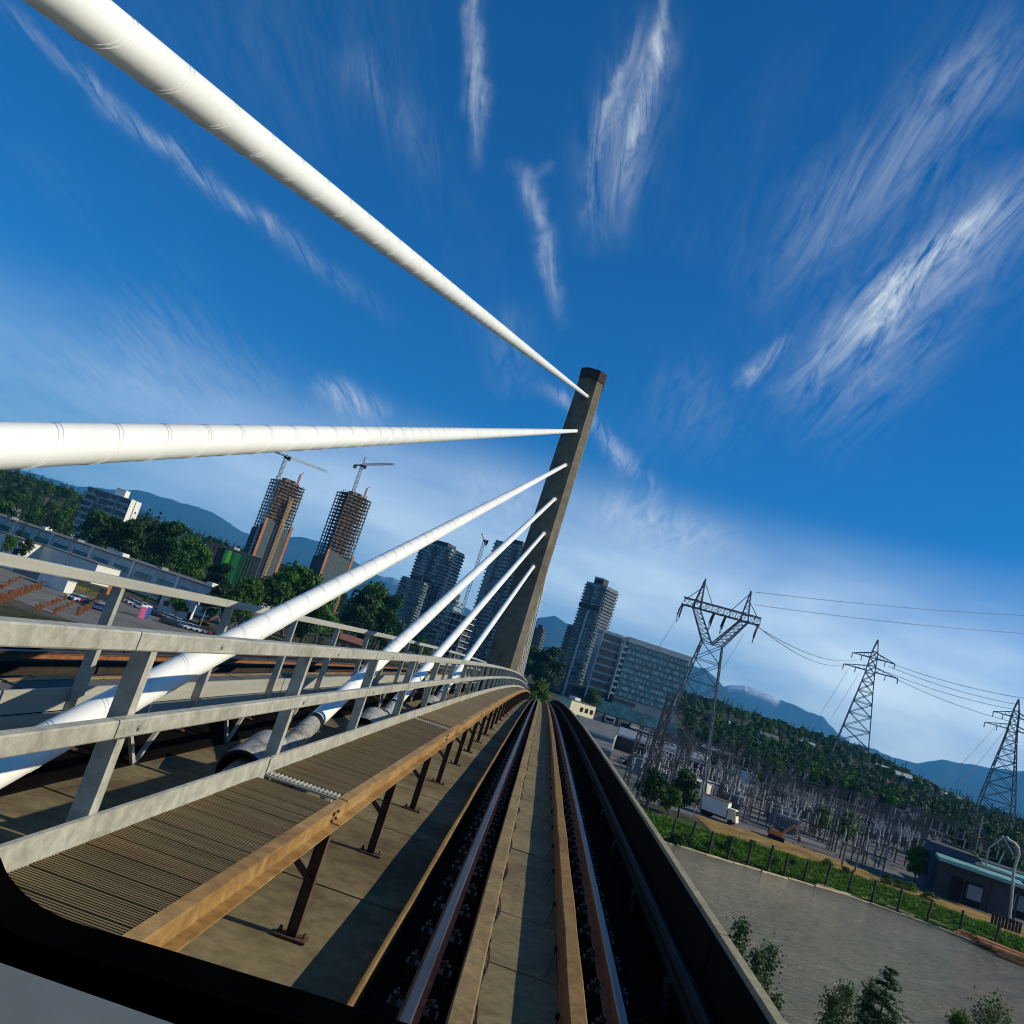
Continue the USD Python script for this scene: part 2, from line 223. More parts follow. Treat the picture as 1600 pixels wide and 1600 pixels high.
# stay cable sheath: white, mottled darker on its underside, with specks of grime
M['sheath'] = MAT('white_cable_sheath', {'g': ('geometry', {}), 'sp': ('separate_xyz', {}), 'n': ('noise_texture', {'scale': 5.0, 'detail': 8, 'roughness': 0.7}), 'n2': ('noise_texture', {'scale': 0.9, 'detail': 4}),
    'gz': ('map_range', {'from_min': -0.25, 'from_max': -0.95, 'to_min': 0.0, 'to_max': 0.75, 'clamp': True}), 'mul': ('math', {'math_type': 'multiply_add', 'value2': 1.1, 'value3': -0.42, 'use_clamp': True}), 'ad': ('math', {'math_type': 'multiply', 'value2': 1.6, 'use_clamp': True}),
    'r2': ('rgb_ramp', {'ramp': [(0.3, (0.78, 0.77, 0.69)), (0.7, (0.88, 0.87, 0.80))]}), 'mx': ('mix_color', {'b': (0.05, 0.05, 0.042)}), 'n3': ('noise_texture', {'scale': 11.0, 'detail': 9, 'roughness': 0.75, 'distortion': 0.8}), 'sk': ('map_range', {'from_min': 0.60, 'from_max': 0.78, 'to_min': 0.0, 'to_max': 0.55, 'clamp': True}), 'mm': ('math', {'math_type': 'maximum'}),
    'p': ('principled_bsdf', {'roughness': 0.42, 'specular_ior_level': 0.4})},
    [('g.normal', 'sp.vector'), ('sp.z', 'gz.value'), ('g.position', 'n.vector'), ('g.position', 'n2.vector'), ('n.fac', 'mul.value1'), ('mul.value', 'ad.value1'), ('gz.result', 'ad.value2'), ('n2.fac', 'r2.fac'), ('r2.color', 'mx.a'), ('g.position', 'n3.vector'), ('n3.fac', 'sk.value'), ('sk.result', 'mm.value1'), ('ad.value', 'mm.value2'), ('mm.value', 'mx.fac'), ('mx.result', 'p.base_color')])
# ------------------------------------------------------------------ the bridge: its line in plan and profile
def zr(y):            # height of the near track's rail head
    y = np.asarray(y, float); q = np.minimum(y, 150.0)
    return -2.1656 + 0.00774 * q - 1.97e-4 * q * q - 0.0514 * np.maximum(y - 150.0, 0)
def xo(y): return 0.0 * np.asarray(y, float)
def P(x, y, h): return np.array([x + float(xo(y)), y, h + float(zr(y))])
def sweep(mb, prof, ys):      # convex profile of (x, h), counter-clockwise seen along +y's back
    ys = np.asarray(ys, float); prof = np.asarray(prof, float); n = len(prof); k = len(ys)
    v = np.stack([prof[None, :, 0] + xo(ys)[:, None], np.repeat(ys[:, None], n, 1), prof[None, :, 1] + zr(ys)[:, None]], -1).reshape(-1, 3)
    f = []
    for i in range(k - 1):
        for j in range(n):
            j2 = (j + 1) % n; a, b, c, d = i * n + j, i * n + j2, (i + 1) * n + j2, (i + 1) * n + j; f += [[a, b, c], [a, c, d]]
    for j in range(1, n - 1): f += [[0, j + 1, j], [(k - 1) * n, (k - 1) * n + j, (k - 1) * n + j + 1]]
    return mb.add(v, f)
def rect(x0, x1, h0, h1): return [(x0, h0), (x1, h0), (x1, h1), (x0, h1)]
def ys(a, b, step=4.0): return np.linspace(a, b, max(2, int(math.ceil((b - a) / step)) + 1))
Y0, Y1 = -16.0, 215.0
D = -0.44
XM = -3.2                       # plane of the stay cables
def mir(x): return 2 * XM - x
bridge = thing('bridge', 'concrete railway bridge deck carrying the two tracks towards the tower', 'bridge')
mb = MB(); sweep(mb, [(-8.5, -0.75), (-6.0, -2.6), (-0.4, -2.6), (2.08, -0.75), (2.08, -0.5), (-8.5, -0.5)], ys(Y0, Y1)); mb.build('box_girder', M['tower'], bridge)
# deck panels with open joints between them
for i in range(62):
    y = Y0 + 0.2 + 3.05 * i
    for x0, x1 in ((-2.62, -0.595), (-4.36, -2.645)):
        if i > 45 and x0 < -3: continue
        mb = MB(); sweep(mb, rect(x0, x1, D - 0.06, D + R.uniform(-0.004, 0.004)), [y, y + 3.02]); mb.build('deck_panel', M['deck'], bridge)
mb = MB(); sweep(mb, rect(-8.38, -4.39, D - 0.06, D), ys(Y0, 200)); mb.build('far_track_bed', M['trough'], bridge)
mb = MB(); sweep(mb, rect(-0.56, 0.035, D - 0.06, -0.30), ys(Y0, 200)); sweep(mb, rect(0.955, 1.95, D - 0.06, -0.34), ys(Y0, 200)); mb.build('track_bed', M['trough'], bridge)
def wob(x0, x1, h0, h1, mat, name, seed, y1=200, chop=0):
    """a kerb cast in lengths: its edges wander a few millimetres"""
    rr = random.Random(seed); mb = MB(); yy = list(np.arange(Y0, 60, 1.1)) + list(np.arange(60, y1, 6.0))
    P_ = []
    for y in yy:
        e = [rr.uniform(-1, 1) * 0.006 for _ in range(3)]
        c = 0.012
        P_.append([(x0 + e[0], h0), (x1 + e[1], h0), (x1 + e[1], h1 - c), (x1 + e[1] - c, h1 + e[2] * .4), (x0 + e[0] + c, h1 + e[2] * .4), (x0 + e[0], h1 - c)])
    n = 6; v = []; f = []
    for y, pr in zip(yy, P_): v += [P(a, y, b) for a, b in pr]
    for i in range(len(yy) - 1):
        for j in range(n):
            j2 = (j + 1) % n; f.append([i * n + j, i * n + j2, (i + 1) * n + j2, (i + 1) * n + j])
    mb.add(v, f); mb.build(name, mat, bridge)
wob(0.04, 0.19, D, 0.0, M['kerb'], 'track_kerb', 1)
wob(0.81, 0.945, D, 0.0, M['kerb2'], 'track_kerb', 2)
wob(-0.585, -0.535, D, -0.16, M['kerb2'], 'track_upstand', 3)
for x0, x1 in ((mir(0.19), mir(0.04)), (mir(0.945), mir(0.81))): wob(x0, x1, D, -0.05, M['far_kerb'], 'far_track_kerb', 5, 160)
# slabs between the kerbs, with joints
y = 0.1; i = 0
while y < 110:
    L = 1.47
    mb = MB(); sweep(mb, rect(0.196, 0.806, D, -0.215 + R.uniform(-0.004, 0.004)), [y, y + L - 0.022]); mb.build('floor_slab', M['slab'], bridge)
    y += L
# edge parapets in lengths
for side in (0, 1):
    y = -0.35 - 8.1; k = 0
    while y < 205:
        s = (lambda x: x) if side == 0 else mir
        mb = MB(); xs = sorted((s(1.985), s(2.085))); sweep(mb, [(xs[0], -0.7), (xs[1], -0.7), (xs[1], 0.42 - .3 * side), (xs[1] - 0.01, 0.5 - .3 * side), (xs[0] + 0.01, 0.5 - .3 * side), (xs[0], 0.42 - .3 * side)], ys(y, y + 8.08)); pth = mb.build('parapet', M['parapet'], bridge)
        mb = MB(); xs = sorted((s(1.955), s(1.982))); sweep(mb, rect(xs[0], xs[1], -0.5 if side == 0 else -0.22, 0.455 - .28 * side), ys(y + 0.02, y + 8.06)); mb.build('lining_panel', M['parapet_in' if side else 'parapet_shade'], pth)
        y += 8.1
# power rails with their cover boards and brackets
for side in (0, 1):
    s = (lambda x: x) if side == 0 else mir
    t = thing('power_rail', 'dark covered power rail low along the right parapet' if side == 0 else 'dark covered power rail on insulators beyond the far track', 'power rail')
    xs = sorted((s(1.80), s(1.90))); mb = MB(); sweep(mb, [(xs[0], 0.03 - .2 * side), (xs[1], 0.03 - .2 * side), (xs[1], 0.08 - .2 * side), (xs[0] + 0.03, 0.115 - .2 * side), (xs[0], 0.105 - .2 * side)], ys(Y0, 190)); mb.build('cover', M['third'], t)
    xs = sorted((s(1.815), s(1.875))); mb = MB(); sweep(mb, rect(xs[0], xs[1], -0.10, -0.02), ys(Y0, 190)); mb.build('conductor', M['third_b'], t)
    for k in range(30 if side else 10):
        y = 2.1 + k * 3.05
        mb = MB(); mb.box(min(s(1.78), s(1.93)), max(s(1.78), s(1.93)), y - .09, y + .09, zr(y) - 0.20, zr(y) - 0.105); mb.bar(P(s(1.93), y, -0.33), P(s(1.93), y, 0.03), .05); b = mb.build('bracket', M['clip'], t)
        mb = MB(); mb.tube([P(s(1.84), y, -0.335), P(s(1.84), y, -0.28), P(s(1.84), y, -0.24), P(s(1.84), y, -0.2)], [.05, .035, .05, .035], 8); mb.build('insulator', M['galv'] if side else M['clip'], b)
# running rails
def rail(x, label, n_fast, side):
    t = thing('running_rail', label, 'rail')
    mb = MB(); sweep(mb, [(x - .036, -.03), (x + .036, -.03), (x + .036, -.01), (x + .028, 0), (x - .028, 0), (x - .036, -.01)], ys(Y0, 200)); mb.build('rail_head', M['rail_top'], t)
    mb = MB(); sweep(mb, [(x - .034, -.045), (x + .034, -.045), (x + .037, -.031), (x - .037, -.031)], ys(Y0, 200)); sweep(mb, rect(x - .009, x + .009, -.15, -.045), ys(Y0, 200)); sweep(mb, [(x - .07, -.17), (x + .07, -.17), (x + .07, -.16), (x + .012, -.149), (x - .012, -.149), (x - .07, -.16)], ys(Y0, 200)); mb.build('rail_web', M['rust'], t)
    for k in range(n_fast):
        y = 3.75 + k * 0.755
        mb = MB(); mb.box(x - .17, x + .17, y - .07, y + .07, zr(y) - .30, zr(y) - .172)
        f = mb.build('rail_fastener', M['clip'], t)
        for s in (-1, 1):
            mb = MB(); a = np.linspace(0, pi, 6)
            mb.tube([P(x + s * (.075 + .05 * sin(q)), y - .055 * cos(q), -.135 + .035 * sin(q)) for q in a], .011, 5)
            mb.box(x + s * .13 - .022, x + s * .13 + .022, y - .03, y + .03, zr(y) - .172, zr(y) - .12)
            mb.build('clip', M['clip'], f)
    return t
rail(-0.19, 'rusty steel running rail left of the two concrete track kerbs', 60, 1)
rail(1.215, 'bluish running rail right of the two concrete track kerbs, nearest the right parapet', 60, 1)
rail(mir(-0.19), 'running rail of the far track on the side of the stay cables', 0, 1)
rail(mir(1.215), 'running rail of the far track beside its power rail', 0, 1)
# black cable lying along the left kerb
t = thing('trackside_cable', 'thin black cable snaking along the right foot of the left track kerb', 'cable')
pts = [P(0.215 + .022 * sin(y * 2 * pi / 1.47 + 1.2) + .008 * sin(3.1 * y), y, -.2 + .006 * sin(7 * y)) for y in np.arange(2.5, 70, .16)]
mb = MB(); mb.tube(pts, .0085, 6); mb.build('sheath', M['black'], t)
for k in range(34):
    y = 3.4 + .72 * k; mb = MB(); mb.box(.192, .212, y - .012, y + .012, zr(y) - .16, zr(y) - .13); mb.build('clamp', M['black'], t)
for k in range(26):
    y = 4.55 + 1.47 * k
    t = thing('earth_wire', 'short thin black wire on the edge of a slab between the track kerbs', 'wire', group='thin black wires on the slab edges')
    mb = MB(); mb.tube([P(.70, y + .02, -.2), P(.74, y + .3, -.185), P(.785, y + .62, -.15)], .006, 5); mb.box(.765, .795, y + .6, y + .64, zr(y) - .17, zr(y) - .12); mb.build('wire', M['black'], t)  # thin black tube and small stub, laid aslant on each slab

# ------------------------------------------------------------------ walkways with their handrails
def walkway(side):
    s = (lambda x: x) if side == 0 else mir
    near = side == 0
    def X(a, b): return sorted((s(a), s(b)))
    dl = 0.0 if near else -0.2
    t = thing('walkway', 'raised service walkway of brown ribbed planks with an ochre edge beam' if near else 'far service walkway of grey planks beyond the stay cables', 'walkway')
    pm = [M['plank'], M['plank_b'], M['plank']] if near else [M['plank_c']] * 3
    # planks
    y = 2.6; k = 0; rest = MB()
    while y < 130:
        W = 0.243
        if near:
            q8 = round((y - 7.4) / 8.1) * 8.1 + 7.4
            if q8 - W < y < q8 + .2: y = q8 + .21; k += 1; continue
            if y < q8 - .01 < y + W: pass
        prof = []
        nrib = 9 if (near and y < 16) else 1
        x0, x1 = X(-1.335, -1.985)
        mb = MB() if (near and k < 70) else rest
        zb, zt = .565 + dl, .6 + dl + R.uniform(-.002, .002)
        if nrib > 1:
            rw = (W - .008) / nrib
            a, b = P(0, y, zb), P(0, y + W - .006, zb)
            mb.box(x0, x1, y, y + W - .006, a[2], a[2] + .025)
            for q in range(nrib):
                yy = y + q * rw; mb.box(x0, x1, yy + .002, yy + rw * .62, a[2] + .025, a[2] + .025 + (zt - zb - .025))
        else:
            sweep(mb, rect(x0, x1, zb, zt - .006), [y, y + W - .004])
        if mb is not rest: mb.build('plank', pm[R.choice((0, 0, 1, 2, 0))], t)
        y += W; k += 1
    if rest.n: rest.build('planks_beyond', M['plank'] if near else M['plank_c'], t, kind='stuff')
    seg = [(-8.8 + 8.1 * i, -0.7 + 8.1 * i) for i in range(0, 18)]
    for i, (a, b) in enumerate(seg):
        a += .02; b -= .02
        yy = ys(a, b)
        e = X(-1.335, -1.255); w_ = X(-1.335, -1.325) if near else X(-1.325, -1.335)
        mb = MB(); sweep(mb, rect(e[0], e[1], .585 + dl, .603 + dl), yy); sweep(mb, rect(w_[0], w_[1], .40 + dl, .585 + dl), yy); sweep(mb, rect(e[0], e[1], .385 + dl, .40 + dl), yy); 
        eb = mb.build('edge_beam', M['rust_paint'], t)
        if near:
            mb = MB()
            for yq in (a + .05, b - .05):
                for h in (.43, .49, .55): mb.tube([P(s(-1.325), yq, h), P(s(-1.305), yq, h)], .014, 6)
            mb.build('bolt', M['leg_steel'], eb)
        kx = X(-1.985, -2.0)
        mb = MB(); sweep(mb, rect(kx[0], kx[1], .52 + dl, .735 + dl), yy); sweep(mb, rect(*X(-1.975, -2.0), .735 + dl, .742 + dl), yy); mb.build('kick_plate', M['paint'] if near else M['paint_far'], t)
        mb = MB(); sweep(mb, rect(*X(-2.002, -2.05), .34 + dl, .51 + dl), yy); sweep(mb, rect(*X(-1.96, -2.06), .325 + dl, .338 + dl), yy); mb.build('inner_beam', M['paint'] if near else M['paint_far'], t)
        if near and -1 < b < 60:      # expansion strip across the planks
            mb = MB(); x0, x1 = X(-1.345, -1.975)
            mb.box(x0, x1, b + .03, b + .20, P(0, b, .575)[2], P(0, b, .592)[2])
            for q in range(17):
                xx = x0 + (q + .5) * (x1 - x0) / 17; mb.box(xx - .008, xx + .008, b + .05, b + .19, P(0, b, .592)[2], P(0, b, .606)[2])
            mb.build('expansion_strip', M['paint'], t)
    for k in range(-3, 38):
        y = 7.14 + 3.05 * k
        if y > 118: break
        yl = y
        mb = MB(); xl = s(-1.295)
        for q in (-1, 1): mb.bar(P(xl + q * .036, yl, D + .02), P(xl + q * .036, yl, .385), .008, .075, (1, 0, 0)) if False else mb.box(xl + q * .04 - .004, xl + q * .04 + .004, yl - .045, yl + .045, P(0, yl, D + .02)[2], P(0, yl, .384 + dl)[2])
        mb.box(xl - .036, xl + .036, yl - .004, yl + .004, P(0, yl, D + .02)[2], P(0, yl, .384 + dl)[2])
        L = mb.build('support_leg', M['leg_steel'], t)
        mb = MB(); mb.box(xl - .13, xl + .13, yl - .075, yl + .075, P(0, yl, D)[2] + .004, P(0, yl, D + .022)[2])
        for q in (-1, 1): mb.tube([P(xl + q * .1, yl, D + .02), P(xl + q * .1, yl, D + .065)], .014, 6)
        mb.build('base_plate', M['leg_steel'], L)
        if k < 25:
            mb = MB(); mb.bar(P(s(-1.34), yl, .43 + dl), P(s(-1.98), yl, .43 + dl), .06, .1); mb.bar(P(xl, yl, .0), P(s(-1.85), yl, .4 + dl), .045); mb.build('cross_beam', M['leg_steel'], t)
            xi = s(-2.02)
            for q in (-1, 1):
                mb = MB(); mb.bar(P(xi, yl + .3 + q * .02, D + .02), P(xi, yl + .3 + q * .52, .325 + dl), .055, .045, (1, 0, 0)); mb.build('brace', M['paint'] if near else M['paint_far'], t)
    # handrail
    h = thing('handrail', 'beige steel handrail with bolted rails along the near walkway' if near else 'grey steel handrail of the walkway beyond the stay cables', 'railing')
    pm_ = M['paint'] if near else M['paint_far']
    xp0, xp1 = X(-2.004, -2.105)
    for k in range(-3, 40):
        y = 4.55 + 3.08 * k + (0.9 if not near else 0)
        if y > 122: break
        mb = MB(); z0, z1 = P(0, y, .36 + dl)[2], P(0, y, 1.598)[2]
        mb.hexa([(xp0, y - .05, z0), (xp1, y - .05, z0), (xp1, y + .05, z0), (xp0, y + .05, z0), (xp0, y - .036, z1), (xp1, y - .036, z1), (xp1, y + .036, z1), (xp0, y + .036, z1)])
        # wide flat face towards the train: the post is a bent plate, deeper across than along
        mb.build('post', pm_, h)
    for i, (a, b) in enumerate([(-8.0 + 6.16 * i, -1.84 + 6.16 * i) for i in range(0, 22)]):
        if a > 125: break
        yy = ys(a + .006, b - .006, 3.1)
        off = 0.9 if not near else 0
        yy = yy + off
        for (h0, h1, nm) in ((1.60, 1.70, 'top_rail'), (1.165 if near else .99, 1.262 if near else 1.087, 'mid_rail')):
            o = .055 if near else .055
            mb = MB(); x0, x1 = X(-1.998, -2.085) if nm == 'top_rail' else X(-1.94, -2.002)
            sweep(mb, [(x0 + .006, h0), (x1 - .006, h0), (x1, h0 + .008), (x1, h1 - .008), (x1 - .006, h1), (x0 + .006, h1), (x0, h1 - .008), (x0, h0 + .008)], yy)
            rl = mb.build(nm, pm_, h)
            if near and i < 7:
                for q in range(2):
                    yb = 4.55 + 3.08 * round((a + .3 + 3.08 * q - 4.55) / 3.08) + (.9 if nm == 'top_rail' else .0)
                    if not a < yb < b: continue
                    xx = x1; mb = MB(); mb.tube([P(xx, yb, (h0 + h1) / 2), P(xx + .012, yb, (h0 + h1) / 2)], [.022, .016], 8); mb.build('bolt', M['galv'], rl)
walkway(0); walkway(1)

# ------------------------------------------------------------------ the tower and its cables
TY = 64.0
tw = thing('bridge_tower', 'tall tapering concrete tower holding the white stay cables', 'tower')
def tower_ring(z):
    t = (z + 3.2) / 26.3; hw = 1.22 - 0.27 * t; ch = 0.5; d0 = TY - 0.35 * (1 - t); d1 = TY + 2.6; cx = -3.28 + .06 * t
    return [(cx - hw + ch, d0), (cx + hw - ch, d0), (cx + hw, d0 + ch), (cx + hw, d1 - ch), (cx + hw - ch, d1), (cx - hw + ch, d1), (cx - hw, d1 - ch), (cx - hw, d0 + ch)]
def loft(mb, rings):
    n = len(rings[0][1]); v = [(x, y, z) for z, ring in rings for x, y in ring]; f = []
    for i in range(len(rings) - 1):
        for j in range(n): j2 = (j + 1) % n; f.append([i * n + j, i * n + j2, (i + 1) * n + j2, (i + 1) * n + j])
    mb.add(v, f); k = (len(rings) - 1) * n
    mb.add(v[:n], [[0, j + 1, j] for j in range(1, n - 1)]); mb.add(v[k:], [[0, j, j + 1] for j in range(1, n - 1)])
zs = np.arange(-3.2, 21.6, 3.1)
for a, b in zip(zs[:-1], zs[1:]):
    mb = MB(); loft(mb, [(a, tower_ring(a)), (b - .025, tower_ring(b - .025))]); mb.build('shaft_lift', M['tower'], tw)
    c = [(x * .985 + -3.25 * .015, y) for x, y in tower_ring(b)]
    mb = MB(); loft(mb, [(b - .03, c), (b + .005, c)]); mb.build('construction_joint', M['tower'], tw)
top = tower_ring(22.0); grow = lambda r, k: [((x + 3.25) * k - 3.25, (y - TY - 1.2) * k + TY + 1.2) for x, y in r]
mb = MB(); loft(mb, [(zs[-1], tower_ring(zs[-1])), (22.2, top)]); mb.build('shaft_lift', M['tower'], tw)
M['cap'] = stained('tower_cap_dark', (0.06, 0.05, 0.04), (0.08, 0.07, 0.055), (0.04, 0.035, 0.03), .5, 3)
mb = MB(); loft(mb, [(22.2, grow(top, 1.05)), (23.0, grow(top, 1.08))]); cp = mb.build('cap', M['cap'], tw)
mb = MB(); mb.tube([(-3.05, TY + .8, 23.0), (-3.05, TY + .8, 24.2)], [.035, .012], 6); mb.build('lightning_rod', M['clip'], cp)
mb = MB(); mb.box(-2.36, -2.24, TY + .9, TY + 1.6, 21.2, 22.4); mb.build('access_hatch', M['cap'], tw)
lines = [((4.825, 2.749), 20.75), ((4.463, .249), 17.85), ((5.677, -1.656), 15.05), ((13.273, -1.939), 12.3), ((21.145, -1.759), 9.55), ((29.93, -1.91), 6.95)]
names = ['topmost white stay cable climbing to just under the tower cap', 'white stay cable second from the tower top, nearly level in the picture', 'white stay cable crossing the handrail at the left edge, third from the top',
         'white stay cable with open grey sleeve beside the nearest expansion strip, fourth from top', 'fifth white stay cable from the tower top', 'lowest and shortest white stay cable in front of the tower']
SLV = ((-0.330, 0.221), (0.923, 0.467))      # the sleeve's own axis, measured from the cable's foot
def cable(p, q, r, label, pitch=0.62, low=True, steps=0):
    """p: foot on the deck, q: on the tower"""
    t = thing('stay_cable', label, 'cable')
    p, q = np.array(p, float), np.array(q, float); L = np.linalg.norm(q - p); d = (q - p) / L
    s0 = 2.62 if low else 0.0
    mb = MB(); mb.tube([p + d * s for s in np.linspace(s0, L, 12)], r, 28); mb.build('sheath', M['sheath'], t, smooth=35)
    a = np.cross(d, [0, 0, 1.0]); a /= np.linalg.norm(a); b = np.cross(a, d)
    if steps:      # double helical fillet round the sheath
        smax = min(L - .6, steps)
        for ph in (0, .045):
            ss = np.arange(s0 + .1, smax, pitch / 22); an = ss / pitch * 2 * pi + ph / pitch * 2 * pi
            mb = MB(); mb.tube([p + d * s + (r + .0005) * (cos(w) * a + sin(w) * b) for s, w in zip(ss, an)], .0032, 4, False); mb.build('helical_fillet', M['sheath'], t)
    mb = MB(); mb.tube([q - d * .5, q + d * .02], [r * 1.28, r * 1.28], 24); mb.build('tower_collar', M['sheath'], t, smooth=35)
    if low:
        mb = MB(); mb.tube([p + d * 2.5, p + d * 2.63], r * 1.1, 24); mb.build('end_ring', M['rubber'], t, smooth=35)
        mb = MB(); mb.tube([p + d * .8, p + d * 2.52], r * 1.03, 24); mb.build('protective_pipe', M['grey_pipe'], t, smooth=35)
        mb = MB(); mb.tube([p + d * 1.2, p + d * 1.27], r * 1.12, 24); mb.build('clamp_ring', M['rubber'], t, smooth=35)
        # open sleeve: an outer shell, a dark inside
        n = 28; an = np.arange(n) * 2 * pi / n
        def ring(s, rr): return [p + d * s + rr * (cos(w) * a + sin(w) * b) for w in an]
        R0 = r * 2.3; sa = p + np.array([0, SLV[0][0], SLV[0][1]]); sdv = np.array([0, SLV[1][0] - SLV[0][0], SLV[1][1] - SLV[0][1]]); sdv /= np.linalg.norm(sdv); b2 = np.cross(a, sdv)
        def ring2(s, rr): return [sa + sdv * s + rr * (cos(w) * a + sin(w) * b2) for w in an]
        v = ring2(0, R0) + ring2(.95, R0) + ring2(1.02, r * 1.0); f = [[i * n + j, i * n + (j + 1) % n, (i + 1) * n + (j + 1) % n, (i + 1) * n + j] for i in range(2) for j in range(n)]
        mb = MB(); mb.add(v, f); sl = mb.build('sleeve', M['grey_pipe'], t, smooth=35)
        v = ring2(-.005, R0) + ring2(-.02, R0 * .88) + ring2(.9, R0 * .88) + ring2(.92, 0.01); f = [[i * n + j, (i + 1) * n + j, (i + 1) * n + (j + 1) % n, i * n + (j + 1) % n] for i in range(3) for j in range(n)]
        mb = MB(); mb.add(v, f); mb.build('sleeve_lining', M['rubber'], sl, smooth=35)
        mb = MB(); mb.tube([sa - sdv * .9, sa + sdv * .88], r * 1.25, 24); mb.build('anchor_pipe', M['pipe_low'], t, smooth=35)
for i, ((y, z), zt) in enumerate(lines):
    k = (zt - z) / (TY - y); yd = y
    for _ in range(5): yd = y - (z - (float(zr(yd)) + D)) / k
    fx = tower_ring(zt)[0][1]
    cable((XM, yd, float(zr(yd)) + D), (XM, fx - .02, zt - (TY - fx) * k), .132 if i < 4 else .128, names[i], low=True, steps=(60, 45, 34, 14, 0, 0)[i])
back = ['highest', 'second highest', 'third', 'fourth', 'fifth', 'lowest']
for i in range(6):
    zt = lines[i][1]; yb = TY + 2.62; L = TY - (lines[i][0][0] - (lines[i][0][1] + 2.6) / .28)
    ye = yb + L * .93
    cable((XM + float(xo(ye)) * .5, ye, float(zr(ye)) + D), (XM, yb, zt), .128, f'thin bright stay cable running down behind the tower, {back[i]} of those six', low=False)
# ------------------------------------------------------------------ land, river, hills, mountains
M['ground'] = MAT('land', {'g': ('geometry', {}), 'n': ('noise_texture', {'scale': 0.035, 'detail': 8, 'roughness': 0.7}), 'n2': ('noise_texture', {'scale': 0.5, 'detail': 6, 'roughness': 0.7}),
    'r': ('rgb_ramp', {'ramp': [(0.35, (0.03, 0.045, 0.014)), (0.5, (0.045, 0.055, 0.02)), (0.6, (0.10, 0.09, 0.065))]}), 'r2': ('rgb_ramp', {'ramp': [(0.3, (0.6, 0.6, 0.6)), (0.7, (1.2, 1.2, 1.2))]}),
    'mx': ('mix_color', {'blend_type': 'multiply', 'fac': 1.0, 'use_clamp_result': False}), 'p': ('principled_bsdf', {'roughness': 0.95, 'specular_ior_level': 0.1})},
    [('g.position', 'n.vector'), ('g.position', 'n2.vector'), ('n.fac', 'r.fac'), ('n2.fac', 'r2.fac'), ('r.color', 'mx.a'), ('r2.color', 'mx.b'), ('mx.result', 'p.base_color')])
M['gravel'] = stained('gravel_yard_stone', (0.15, 0.145, 0.135), (0.2, 0.19, 0.17), (0.09, 0.085, 0.08), 0.08, 0.9, 0.95, 0.02)
M['asphalt'] = stained('asphalt', (0.06, 0.06, 0.062), (0.08, 0.08, 0.08), (0.045, 0.045, 0.045), 0.1, 2.0)
M['ochre'] = stained('ochre_dirt', (0.32, 0.19, 0.04), (0.40, 0.27, 0.075), (0.16, 0.1, 0.03), 0.25, 1.5, 0.95, 0.05)
M['sitemud'] = stained('site_mud', (0.17, 0.165, 0.145), (0.22, 0.2, 0.16), (0.12, 0.115, 0.10), 0.12, 1.1, 0.95, 0.02)
M['grassy'] = stained('grass_turf', (0.075, 0.16, 0.016), (0.10, 0.19, 0.02), (0.05, 0.11, 0.012), 0.4, 3.0, 0.95, 0.05)
M['water'] = MAT('muddy_river', {'g': ('geometry', {}), 'mp': ('mapping', {'scale': (0.35, 1.3, 1.0), 'rotation': (0, 0, 0.28)}), 'n': ('noise_texture', {'scale': 1.1, 'detail': 6, 'roughness': 0.62, 'distortion': 0.4}), 'n3': ('noise_texture', {'scale': 0.10, 'detail': 5, 'distortion': 1.2}), 'ms': ('map_range', {'from_min': 0.35, 'from_max': 0.65, 'to_min': 0.9, 'to_max': 1.9, 'clamp': True}), 'mh': ('math', {'math_type': 'multiply'}),
    'r': ('rgb_ramp', {'ramp': [(0.3, (0.185, 0.165, 0.108)), (0.7, (0.30, 0.268, 0.185))]}), 'b': ('bump', {'strength': 1.0, 'distance': 0.7}), 'p': ('principled_bsdf', {'roughness': 0.08, 'specular_ior_level': 0.5, 'ior': 1.33})},
    [('g.position', 'mp.vector'), ('mp.vector', 'n.vector'), ('g.position', 'n3.vector'), ('n3.fac', 'r.fac'), ('r.color', 'p.base_color'), ('n3.fac', 'ms.value'), ('n.fac', 'mh.value1'), ('ms.result', 'mh.value2'), ('mh.value', 'b.height'), ('b.normal', 'p.normal')])
def sst(a, b, x): t = np.clip((np.asarray(x, float) - a) / (b - a), 0, 1); return t * t * (3 - 2 * t)
def bank(x): x = np.asarray(x, float); return 134 + 12 * np.exp(-((x - 52) / 24) ** 2) + 2.0 * np.sin(x / 9.0) - 0.00002 * np.clip(np.abs(x) - 150, 0, 2000) ** 2
def terrain(x, y):
    x, y = np.asarray(x, float), np.asarray(y, float)
    d = np.hypot(x, y); s = x / np.maximum(y, 1)
    rise = 34 * sst(450, 1150, d) * (1 - .72 * sst(.335, .5, s)) * np.where(s > -0.2, sst(-0.2, 0.2, s) * 0.9 + 0.1, sst(0.1, 0.4, -s) * 0.95 + 0.1) - 34 * sst(1500, 3500, d) * .9
    nz = meshkit.fbm(np.stack([x / 160, y / 160, 0 * x], -1), 4, 3) - 0.5
    z = -17 + rise + nz * 12 * sst(450, 900, d)
    b = bank(x); shore = sst(0, 9, y - b)
    near = sst(0, 6, 56 - y)
    wet = np.maximum(shore, near)
    return np.where(y < b + 9.5, -20.6 + (z + 20.6) * (0.45 * sst(-4, 0.5, y - b) + .55 * shore) if False else -21 + (z + 21) * np.maximum(0.5 * sst(-5, 0, y - b) + 0.5 * shore, near), z)
def grid_mesh(xs, yv, f, lift=0.0):
    X, Y = np.meshgrid(xs, yv); Z = f(X, Y) + lift; n = len(xs)
    v = np.stack([X, Y, Z], -1).reshape(-1, 3); i, j = np.meshgrid(np.arange(len(yv) - 1), np.arange(n - 1), indexing='ij')
    a = (i * n + j).ravel(); return v, np.stack([a, a + 1, a + n + 1, a + n], 1)
